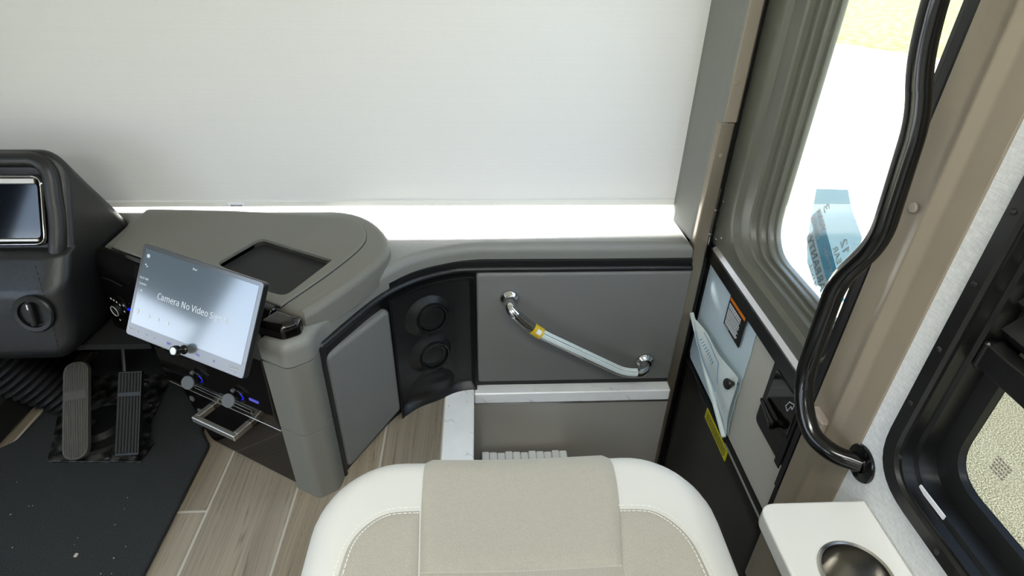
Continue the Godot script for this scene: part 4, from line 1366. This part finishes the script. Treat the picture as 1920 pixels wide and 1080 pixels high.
func binnacle() -> void:
	var b := thing("instrument_binnacle", "black leather-look instrument binnacle with chrome edged dark display", "instrument binnacle", Vector3(-1.3, 0.3, -1.25))
	# side profile (z, y) pushed along x, shrinking round its middle at the passenger end
	var prof := fillet(P2([-1.068, 0.316, -1.108, 0.475, -1.158, 0.540, -1.187, 0.548, -1.268, 0.700, -1.285, 0.738, -1.305, 0.735, -1.352, 0.655, -1.415, 0.555, -1.445, 0.50, -1.445, 0.42, -1.22, 0.30]), [0.03, 0.06, 0.02, 0.01, 0.02, 0.015, 0.015, 0.12, 0.08, 0.03, 0.0, 0.04], 5)
	var mid := Vector2(-1.262, 0.525)
	var rows0 := []
	for e in 13:
		var th := PI / 2 * maxf(0.0, e - 1) / 11.0
		var k := 1.0 - 0.055 * (1.0 - cos(th)) / 0.17
		var x := -1.70 if e == 0 else -0.923 - 0.055 + 0.055 * sin(th)
		var ring := PackedVector3Array()
		for p in prof:
			var q := mid + (p - mid) * k
			ring.append(Vector3(x, q.y, q.x))
		rows0.append(ring)
	var mb := MB.new()
	mb.skin(rows0, true)
	mb.cap(rows0[-1])
	part(mb, "body", M.black_vinyl, b, 40.0, false)
	# padded roll over the top and down the passenger side of the display
	mb = MB.new()
	mb.tube(fillet3(PackedVector3Array([Vector3(-1.70, 0.720, -1.279), Vector3(-0.953, 0.720, -1.279), Vector3(-0.9475, 0.60, -1.223), Vector3(-0.950, 0.54, -1.188), Vector3(-0.965, 0.48, -1.165)]), 0.045, 10), 0.0175, 16)
	part(mb, "padded_roll", M.black_vinyl, b, 50.0)
	# stitched seam
	var st := MB.new()
	for k in 16:
		var y0 := 0.34 + 0.013 * k
		st.tube(PackedVector3Array([Vector3(-0.956, y0, -1.069 - 0.24 * (y0 - 0.33)), Vector3(-0.956, y0 + 0.008, -1.069 - 0.24 * (y0 + 0.008 - 0.33))]), 0.0008, 5)
	part(st, "stitching", M.seal_black, b)
	# display: plane leaning away from the driver
	var o := Vector3(-0.9635, 0.552, -1.190)
	var upv := (Vector3(0, 0.700, -1.268) - Vector3(0, 0.548, -1.187)).normalized()
	var n := Vector3.RIGHT.cross(upv).normalized()
	if n.z < 0.0: n = -n
	var D := Transform3D(Basis(Vector3.LEFT, n, -upv), o)
	var fr := MB.new()
	var rows := []
	for e in [[0.0, 0.0], [0.0, 0.008], [0.003, 0.010], [0.006, 0.009], [0.008, 0.004], [0.016, 0.003], [0.017, 0.001]]:
		var ring := PackedVector3Array()
		for p in rrect(e[0], -0.157 + e[0], 0.62, -e[0], 0.022 - e[0] * 0.5, 6): ring.append(D * Vector3(p.x, e[1], p.y))
		rows.append(ring)
	fr.skin(rows, true)
	var bz := part(fr, "bezel", M.gloss_black, b, 40.0, false)
	var ch := MB.new()
	var cp := PackedVector3Array()
	for p in rrect(0.004, -0.153, 0.61, -0.004, 0.02, 6): cp.append(D * Vector3(p.x, 0.0105, p.y))
	cp.append(cp[0])
	ch.tube(cp, 0.0013, 6, false)
	part(ch, "chrome_edge", M.chrome, bz, 60.0, false)
	bx("lower_trim", Vector3(0.02, 0.002, -0.016), Vector3(0.6, 0.007, -0.010), M.satin_nickel, bz, 0.001, D)
	bx("upper_trim", Vector3(0.02, 0.002, -0.149), Vector3(0.6, 0.007, -0.137), M.satin_nickel, bz, 0.001, D)
	bx("dark_display", Vector3(0.012, 0.0, -0.136), Vector3(0.61, 0.0015, -0.018), M.cluster_screen, b, 0.0, D)
	# rotary switch set in the lower panel
	var so := Vector3(-0.985, 0.437, -1.0905)
	var sn := Vector3(0, 0.23, 0.97).normalized()
	var fm := frame(so, Vector3.RIGHT, sn)
	var rg := MB.new()
	rg.lathe([Vector2(0.043, -0.004), Vector2(0.043, 0.003), Vector2(0.040, 0.006), Vector2(0.031, 0.005), Vector2(0.029, -0.002), Vector2(0.0, -0.003)], fm, 36)
	var sw := part(rg, "rotary_switch", M.black_plastic, b, 40.0, false)
	bx("switch_grip", Vector3(-0.006, -0.003, -0.027), Vector3(0.006, 0.012, 0.027), M.black_plastic, sw, 0.003, fm)
	bx("switch_mark", Vector3(-0.002, 0.0121, -0.026), Vector3(0.001, 0.0126, -0.014), M.print_white, sw, 0.0, fm)

func footwell() -> void:
	var w := structure("wall_footwell", "black underside and toe board below the dashboard", "toe board", Vector3(-1.2, 0, -1.5))
	bx("toe_board", Vector3(-1.75, 0.0, -1.62), Vector3(-0.45, 0.44, -1.50), M.under_dash, w)
	bx("under_panel", Vector3(-1.75, 0.295, -1.52), Vector3(-0.80, 0.31, -1.14), M.under_dash, w)
	# dark carpet mat with an opening round the pedals
	var m := thing("floor_mat", "dark charcoal carpet mat on the driver's side floor", "floor mat", Vector3(-1.15, 0, -0.5))
	var outline := fillet(P2([-0.727, 0.3, -0.722, -1.09, -0.76, -1.14, -0.80, -1.5, -1.205, -1.5, -1.215, -1.25, -1.222, -1.12, -1.27, -1.075, -1.62, -1.05, -1.62, 0.3]), [0.02, 0.03, 0.02, 0.0, 0.0, 0.03, 0.03, 0.02, 0.0, 0.02], 4)
	var mb := MB.new()
	mb.prism(outline, 0.0005, 0.011, 0.003)
	part(mb, "carpet", M.carpet, m, 40.0)
	var bi := MB.new()
	var bp := PackedVector3Array()
	for p in outline: bp.append(Vector3(p.x, 0.007, p.y))
	bi.tube(bp, 0.0045, 7, false)
	part(bi, "binding", M.mat_binding, m, 60.0, false)
	# crumbs of dirt lying on the mat are left to the eye: two pale flecks
	var cr := MB.new()
	rng.seed = 91
	for k in 26:
		var p := Vector3(rng.randf_range(-1.15, -0.76), 0.0115, rng.randf_range(-1.0, -0.62))
		var s := rng.randf_range(0.0005, 0.0012) if k > 0 else 0.0035
		if k == 0: p = Vector3(-0.885, 0.0122, -0.785)
		cr.box(p - Vector3(s, s * 0.6, s * 1.3), p + Vector3(s, s * 0.6, s * 1.3), s * 0.4)
	var crumbs := thing("dirt_crumbs", "pale dirt crumbs scattered on the charcoal floor mat", "crumbs", Vector3(-0.95, 0.011, -0.8))
	crumbs.set_meta("kind", "stuff")
	part(cr, "crumb", M.grout, crumbs)
	# black box on the floor at the driver's side
	var k := thing("floor_box", "plain black cover box on the floor beside the steering boot", "cover box", Vector3(-1.42, 0, -1.3))
	bx("cover", Vector3(-1.60, 0.0, -1.49), Vector3(-1.262, 0.10, -1.09), M.under_dash, k, 0.01)
	# worn metal plate under the pedals
	var pl := thing("pedal_plate", "worn dark metal floor plate with bolts under the pedals", "floor plate", Vector3(-0.98, 0.011, -1.2))
	mb = MB.new()
	mb.prism(fillet(P2([-1.10, -1.045, -0.866, -1.036, -0.862, -1.10, -0.90, -1.145, -0.93, -1.37, -1.17, -1.37, -1.165, -1.2]), [0.02, 0.004, 0.004, 0.02, 0.01, 0.01, 0.02], 4), 0.011, 0.0155, 0.0015)
	part(mb, "plate", M.worn_plate, pl, 40.0)
	var disc := MB.new()
	disc.lathe([Vector2(0.088, 0.0), Vector2(0.086, 0.008), Vector2(0.06, 0.014), Vector2(0.052, 0.03), Vector2(0.03, 0.034), Vector2(0.0, 0.034)], Transform3D(Basis.IDENTITY, Vector3(-1.02, 0.015, -1.15)), 28)
	part(disc, "round_boot", M.seal_black, pl, 40.0, false)
	for q in [[-0.955, -1.052], [-0.89, -1.055], [-0.96, -1.16], [-0.945, -1.21], [-0.99, -1.33], [-1.06, -1.34], [-0.935, -1.24]]:
		var bm := MB.new()
		bm.lathe([Vector2(0.009, 0.0), Vector2(0.0085, 0.003), Vector2(0.006, 0.0055), Vector2(0.0, 0.006)], Transform3D(Basis.IDENTITY, Vector3(q[0], 0.0155, q[1])), 12)
		part(bm, "bolt", M.dark_metal, pl, 40.0, false)
	pedal("brake_pedal", "long rounded brake pedal with grey ribbed rubber pad", Vector3(-1.008, 0.045, -1.022), Vector3(-1.048, 0.205, -1.205), 0.062, 0.031, 13, true)
	pedal("accelerator_pedal", "narrow square-ended accelerator pedal with deep black grooves", Vector3(-0.889, 0.045, -1.03), Vector3(-0.897, 0.20, -1.17), 0.058, 0.003, 7, false)
	# corrugated boot of the steering column
	var sb := thing("steering_boot", "black corrugated rubber boot around the steering column base", "rubber boot", Vector3(-1.17, 0.02, -1.2))
	var prof := []
	for i in 12:
		var y := 0.018 * i
		var r := 0.045 + 0.0035 * i
		prof.append(Vector2(r, y)); prof.append(Vector2(r + 0.008, y + 0.008)); prof.append(Vector2(r, y + 0.016))
	prof.append(Vector2(0.05, 0.22)); prof.append(Vector2(0.04, 0.235)); prof.append(Vector2(0.0, 0.235))
	mb = MB.new()
	mb.lathe(prof, frame(Vector3(-1.140, 0.045, -1.235), Vector3.FORWARD, Vector3(-0.5, 0.8, 0.05)), 28)
	part(mb, "boot", M.seal_black, sb, 60.0, false)
	# cable down to the accelerator
	var cb := thing("pedal_cable", "thin black cable hanging down beside the accelerator pedal", "cable", Vector3(-0.96, 0.02, -1.25))
	mb = MB.new()
	mb.tube(fillet3(PackedVector3Array([Vector3(-0.965, 0.29, -1.31), Vector3(-0.962, 0.18, -1.26), Vector3(-0.955, 0.10, -1.20), Vector3(-0.925, 0.05, -1.15)]), 0.05), 0.006, 8)
	part(mb, "cable", M.seal_black, cb)

func pedal(called: String, label: String, lo: Vector3, hi: Vector3, width: float, corner: float, ribs: int, banded: bool) -> void:
	var t := thing(called, label, "pedal", lo)
	var ax := (hi - lo)
	var L := ax.length()
	ax = ax.normalized()
	var rt := Vector3.RIGHT
	var n := rt.cross(ax).normalized()
	if n.y < 0.0: n = -n
	rt = (rt - ax * rt.dot(ax)).normalized()
	var X := Transform3D(Basis(rt, n, -ax), lo)
	var mb := MB.new()
	mb.prism(fillet(P2([-width / 2, 0, width / 2, 0, width / 2, -L, -width / 2, -L]), corner, 8), -0.012, 0.0, 0.002, 0.0, X, 2)
	part(mb, "pad", M.pedal_rubber if banded else M.seal_black, t, 40.0)
	for i in ribs:
		var x := lerpf(-width / 2 + 0.006, width / 2 - 0.006, i / float(ribs - 1))
		var cut := corner * (1.0 - sqrt(maxf(0.0, 1.0 - pow(absf(x) / (width / 2), 2.0)))) + 0.004
		if banded:
			bx("rib", Vector3(x - 0.0013, 0.0, -L * 0.60), Vector3(x + 0.0013, 0.0012, -cut), M.pedal_rubber, t, 0.0, X)
			bx("rib", Vector3(x - 0.0013, 0.0, -L + cut), Vector3(x + 0.0013, 0.0012, -L * 0.70), M.pedal_rubber, t, 0.0, X)
		else:
			bx("rib", Vector3(x - 0.0026, 0.0, -L * 0.70), Vector3(x + 0.0026, 0.0035, -0.006), M.tray_rubber, t, 0.001, X)
			bx("rib", Vector3(x - 0.0026, 0.0, -L + 0.004), Vector3(x + 0.0026, 0.0035, -L * 0.745), M.tray_rubber, t, 0.001, X)
	if banded:
		bx("smooth_band", Vector3(-width / 2 + 0.003, 0.0, -L * 0.69), Vector3(width / 2 - 0.003, 0.0016, -L * 0.61), M.pedal_rubber, t, 0.0006, X)
	# arm under the pad down to the plate
	var arm := MB.new()
	arm.tube(PackedVector3Array([lo + ax * (L * 0.5) - n * 0.01, Vector3(lo.x, 0.07 if banded else 0.032, lo.z - 0.10)]), 0.011, 10)
	part(arm, "arm", M.dark_metal, t)

func shade() -> void:
	var s := thing("windshield_shade", "white roller shade drawn down over the windshield", "roller shade", Vector3(-0.55, 0.5, -1.49))
	bx("cloth", Vector3(-1.72, 0.515, -1.491), Vector3(0.5475, 1.84, -1.4895), M.shade_cloth, s)
	var hm := MB.new()
	hm.prism(fillet(P2([-1.496, 0.508, -1.484, 0.508, -1.484, 0.526, -1.496, 0.526]), 0.004, 3), -1.72, 0.545, 0.0, 0.0, Transform3D(Basis(Vector3(0, 0, 1), Vector3(1, 0, 0), Vector3(0, 1, 0)), Vector3.ZERO))
	part(hm, "hem_bar", M.hem, s, 40.0)
	var cas := bx("cassette", Vector3(-1.73, 1.82, -1.53), Vector3(0.55, 1.92, -1.43), M.hem, s, 0.01)
	cas.set_meta("label", "shade cassette")
	var tg := bx("tag", Vector3(-0.686, 0.509, -1.4838), Vector3(-0.644, 0.522, -1.4828), M.tag_white, s)
	tg.set_meta("label", "small white tag")
	text("Motorized", 0.0062, 0.0004, Transform3D(Basis.IDENTITY, Vector3(-0.665, 0.5135, -1.4824)), M.ink, tg, "lettering", true)

func seat() -> void:
	var cx := 0.047
	var s := thing("passenger_seat", "off-white passenger seat with tan woven cushion panels and white stitching", "seat", Vector3(cx, 0, -0.25))
	var hw := 0.292
	var zf := -0.626
	var zb := 0.02
	var rad := 0.125
	var R := 0.055
	var top := 0.50
	# inset distance from the rounded outline
	var dist := func(x: float, z: float) -> float:
		var c := Vector2(absf(x - cx), absf(z - (zf + zb) / 2.0))
		var b := Vector2(hw, (zb - zf) / 2.0) - Vector2(rad, rad)
		var q := c - b
		return -(Vector2(maxf(q.x, 0), maxf(q.y, 0)).length() + minf(maxf(q.x, q.y), 0.0) - rad)
	var height := func(x: float, z: float) -> float:
		var d: float = dist.call(x, z)
		var edge := clampf(d / R, 0.0, 1.0)
		var y := top - R + R * sqrt(1.0 - (1.0 - edge) * (1.0 - edge))
		var bol := smoothstep(0.17, 0.26, absf(x - cx))
		return y + 0.010 * bol * smoothstep(0.0, 0.10, d) - 0.006 * (1.0 - smoothstep(0.0, 0.22, absf(x - cx)))
	# white base cushion
	var rough := rrect(cx - hw, zf, cx + hw, zb, rad, 14)
	var outline := PackedVector2Array()
	for i in rough.size():
		var nx: Vector2 = rough[(i + 1) % rough.size()]
		var cnt := maxi(1, int(rough[i].distance_to(nx) / 0.02))
		for k in cnt: outline.append(rough[i].lerp(nx, float(k) / cnt))
	var mb := MB.new()
	var rows := []
	for y in [0.36, 0.375]:
		var ring := PackedVector3Array()
		for p in MB.inset(outline, 0.01 if y < 0.37 else 0.0): ring.append(Vector3(p.x, y, p.y))
		rows.append(ring)
	for k in 9:
		var ins := R * (1.0 - cos(PI / 2 * k / 8.0))
		var ring := PackedVector3Array()
		for p in MB.inset(outline, ins): ring.append(Vector3(p.x, height.call(p.x, p.y), p.y))
		rows.append(ring)
	var inner := MB.inset(outline, R)
	var cen := Vector2(cx, (zf + zb) / 2.0)
	for k in range(1, 13):
		var ring := PackedVector3Array()
		for p in inner:
			var q := p.lerp(cen, k / 12.0)
			ring.append(Vector3(q.x, height.call(q.x, q.y), q.y))
		rows.append(ring)
	mb.skin(rows, true)
	part(mb, "cushion", M.seat_vinyl, s, 50.0)
	# upholstery panels lying on the cushion
	var panel := func(poly: PackedVector2Array, called: String, puff: float):
		var c := Vector2.ZERO
		for p in poly: c += p
		c /= poly.size()
		var dense := PackedVector2Array()
		for i in poly.size():
			var a := poly[i]
			var b := poly[(i + 1) % poly.size()]
			var n := maxi(1, int(a.distance_to(b) / 0.008))
			for k in n: dense.append(a.lerp(b, float(k) / n))
		var rr := []
		for e in [[1.0, -0.004], [1.0, 0.0006], [0.995, 0.0014], [0.985, 0.002], [0.97, 0.0028], [0.95, 0.0034], [0.925, 0.004], [0.895, 0.0045], [0.86, 0.005], [0.82, 0.005], [0.77, 0.005], [0.71, 0.005], [0.64, 0.005], [0.55, 0.005], [0.4, 0.005], [0.25, 0.005], [0.1, 0.005], [0.0, 0.005]]:
			var ring := PackedVector3Array()
			for p in dense:
				var q := c + (p - c) * float(e[0])
				ring.append(Vector3(q.x, height.call(q.x, q.y) + e[1] * puff, q.y))
			rr.append(ring)
		var m := MB.new()
		m.skin(rr, true)
		return part(m, called, M.seat_cloth, s, 55.0, false)
	# centre strip wraps over the front edge: rows run across, closer together on the bend
	var strip := func(called: String, za: float, zc: float, wrap: bool):
		var rr := []
		var zs := []
		if wrap:
			for k in 13: zs.append(za + R * (1.0 - cos(PI / 2 * k / 12.0)))
			za = zs[-1]
		for k in range(1 if wrap else 0, 15): zs.append(lerpf(za, zc, k / 14.0))
		var half := func(z: float, right: bool) -> float:
			var t := clampf((z + 0.626) / 0.6, 0.0, 1.0)
			return lerpf(0.195, 0.166, smoothstep(0.08, 0.5, t)) if right else lerpf(-0.090, -0.079, smoothstep(0.08, 0.5, t))
		if wrap:
			for drop in [0.09, 0.03]:
				var row0 := PackedVector3Array()
				for i in 25: row0.append(Vector3(lerpf(-0.087, 0.192, i / 24.0), top - R - drop, zf - 0.0035))
				rr.append(row0)
		for iz in zs.size():
			var z: float = zs[iz]
			var row := PackedVector3Array()
			for i in 25:
				var u := i / 24.0
				u = 0.5 - 0.5 * cos(PI * u)
				var x: float = lerpf(half.call(z, false), half.call(z, true), u)
				var e := minf(u, 1.0 - u) * 0.27
				if not (wrap and iz < 13): e = minf(e, absf(z - zc) + (1.0 if not wrap else 0.0))
				if not wrap: e = minf(e, absf(z - zs[0]))
				if wrap: e = minf(e, absf(z - zc))
				var puff := 0.0006 + 0.0046 * smoothstep(0.0, 0.010, e)
				var d: float = dist.call(x, z)
				var th := clampf(d / R, 0.0, 1.0)
				var up := Vector3(0, sqrt(1.0 - (1.0 - th) * (1.0 - th)), -(1.0 - th))
				row.append(Vector3(x, height.call(x, z), z) + up * puff)
			rr.append(row)
		var m := MB.new()
		m.skin(rr)
		part(m, called, M.seat_cloth, s, 55.0, false)
	strip.call("centre_front_panel", zf, -0.4235, true)
	strip.call("centre_rear_panel", -0.4225, 0.0, false)
	var lcurve := spline(P2([-0.0905, -0.513, -0.13, -0.510, -0.155, -0.494, -0.174, -0.466, -0.181, -0.43, -0.184, -0.36, -0.182, -0.2, -0.17, -0.05]), 6)
	var lp := PackedVector2Array()
	for p in lcurve: lp.append(p)
	for p in P2([-0.0803, -0.05, -0.0803, -0.2, -0.0808, -0.3255, -0.0850, -0.4255, -0.0895, -0.5]): lp.append(p)
	panel.call(lp, "side_panel", 1.0)
	var rcurve := spline(P2([0.188, -0.506, 0.228, -0.502, 0.252, -0.484, 0.270, -0.455, 0.278, -0.42, 0.281, -0.36, 0.279, -0.2, 0.267, -0.05]), 6)
	var rp := PackedVector2Array()
	for p in rcurve: rp.append(p)
	for p in P2([0.1655, -0.05, 0.1655, -0.2, 0.166, -0.3255, 0.1755, -0.4255, 0.186, -0.495]): rp.append(p)
	panel.call(rp, "side_panel", 1.0)
	# white stitching on both sides of the curved seams
	for cv in [lcurve, rcurve]:
		var mid := Vector2(-0.12, -0.3) if cv[0].x < 0.0 else Vector2(0.22, -0.3)
		for off in [-0.0065, 0.006]:
			var st := MB.new()
			var acc := 0.0
			for i in cv.size() - 1:
				var a: Vector2 = cv[i]
				var b: Vector2 = cv[i + 1]
				var tn := (b - a).normalized()
				var nn := Vector2(-tn.y, tn.x)
				if nn.dot(mid - a) < 0.0: nn = -nn
				var l := a.distance_to(b)
				var u := 0.0
				while u < l:
					var p: Vector2 = a + tn * u - nn * float(off)
					var q: Vector2 = p + tn * 0.0036
					var lift := 0.006 if off < 0.0 else 0.0012
					st.tube(PackedVector3Array([Vector3(p.x, height.call(p.x, p.y) + lift, p.y), Vector3(q.x, height.call(q.x, q.y) + lift, q.y)]), 0.0006, 4)
					u += 0.0055
			part(st, "stitching", M.thread, s)
	# seat pan, pedestal and backrest behind the viewer
	bx("seat_pan", Vector3(cx - 0.22, 0.33, -0.52), Vector3(cx + 0.22, 0.365, 0.0), M.black_plastic, s, 0.01)
	bx("pedestal", Vector3(cx - 0.16, 0.001, -0.42), Vector3(cx + 0.16, 0.335, -0.06), M.black_plastic, s, 0.015)
	var bk := MB.new()
	var bxf := Transform3D(Basis(Vector3.RIGHT, Vector3(0, sin(0.25), cos(0.25)) * 1.0, Vector3(0, -cos(0.25), sin(0.25))), Vector3(cx, 0.42, 0.05))
	bk.prism(rrect(-0.26, -0.58, 0.26, 0.0, 0.10, 8), 0.0, 0.13, 0.04, 0.04, bxf, 5)
	part(bk, "backrest", M.seat_vinyl, s, 45.0)

func counter() -> void:
	var c := thing("side_cabinet", "beige wrapped cabinet under the white countertop", "cabinet", Vector3(0.52, 0, -0.1))
	bx("side_panel", Vector3(0.443, 0.0, -0.535), Vector3(0.458, 0.399, 0.5), M.beige_board, c, 0.002)
	bx("front_panel", Vector3(0.4585, 0.0, -0.535), Vector3(0.5985, 0.399, -0.52), M.beige_board, c, 0.002)
	bx("bottom_panel", Vector3(0.4585, 0.05, -0.519), Vector3(0.5985, 0.065, 0.5), M.beige_board, c)
	var t := thing("countertop", "white stone side countertop with a steel cup holder", "countertop", Vector3(0.51, 0.4, -0.1))
	var hole := PackedVector2Array()
	var cc := Vector2(0.518, -0.438)
	for k in 40: hole.append(cc + Vector2(cos(TAU * k / 40.0), sin(TAU * k / 40.0)) * 0.046)
	var mb := MB.new()
	mb.prism(fillet(P2([0.426, -0.559, 0.5995, -0.559, 0.5995, 0.5, 0.426, 0.5]), [0.028, 0.002, 0.0, 0.0], 8), 0.4, 0.43, 0.004, 0.004, Transform3D.IDENTITY, 3, hole, 2)
	part(mb, "slab", M.counter_white, t, 40.0, false)
	var cup := MB.new()
	cup.lathe([Vector2(0.0515, 0.430), Vector2(0.0515, 0.432), Vector2(0.049, 0.4335), Vector2(0.046, 0.432), Vector2(0.0445, 0.428), Vector2(0.042, 0.36), Vector2(0.040, 0.350), Vector2(0.036, 0.347), Vector2(0.0, 0.347)], Transform3D(Basis.IDENTITY, Vector3(cc.x, 0, cc.y)), 48)
	part(cup, "cup_holder", M.steel, t, 40.0, false, "brushed steel cup holder")

func hand_rail() -> void:
	var r := thing("hand_rail", "long bent black tubular hand rail beside the entry door", "hand rail", Vector3(0.55, 0.474, -0.68))
	var k := PackedVector3Array([Vector3(0.596, 0.474, -0.594), Vector3(0.563, 0.474, -0.612), Vector3(0.542, 0.478, -0.650), Vector3(0.538, 0.512, -0.690), Vector3(0.540, 0.556, -0.716), Vector3(0.540, 0.734, -0.7215), Vector3(0.552, 0.826, -0.686), Vector3(0.556, 0.99, -0.711), Vector3(0.546, 1.049, -0.732), Vector3(0.545, 1.12, -0.746), Vector3(0.545, 1.5, -0.75), Vector3(0.55, 1.58, -0.72), Vector3(0.592, 1.6, -0.69)])
	var path := fillet3(k, 0.03, 6)
	var mb := MB.new()
	mb.tube(path, 0.0150, 20)
	part(mb, "tube", M.rail_black, r, 60.0)
	for e in [[Vector3(0.599, 0.474, -0.594)], [Vector3(0.594, 1.6, -0.69)]]:
		var p: Vector3 = e[0]
		var fm := MB.new()
		fm.lathe([Vector2(0.0, 0.0), Vector2(0.031, 0.0), Vector2(0.031, 0.0025), Vector2(0.0295, 0.004), Vector2(0.016, 0.0045), Vector2(0.0155, 0.008)], frame(p, Vector3.UP, Vector3.LEFT), 28)
		var fl := part(fm, "flange", M.rail_black, r, 40.0, false)
		for sgn in [-1.0, 1.0]:
			var sm := MB.new()
			sm.lathe([Vector2(0.0045, 0.0), Vector2(0.004, 0.002), Vector2(0.0, 0.0028)], frame(p + Vector3(-0.0042, 0.023 * sgn, 0.002), Vector3.UP, Vector3.LEFT), 12)
			part(sm, "screw", M.black_metal, fl, 40.0, false)
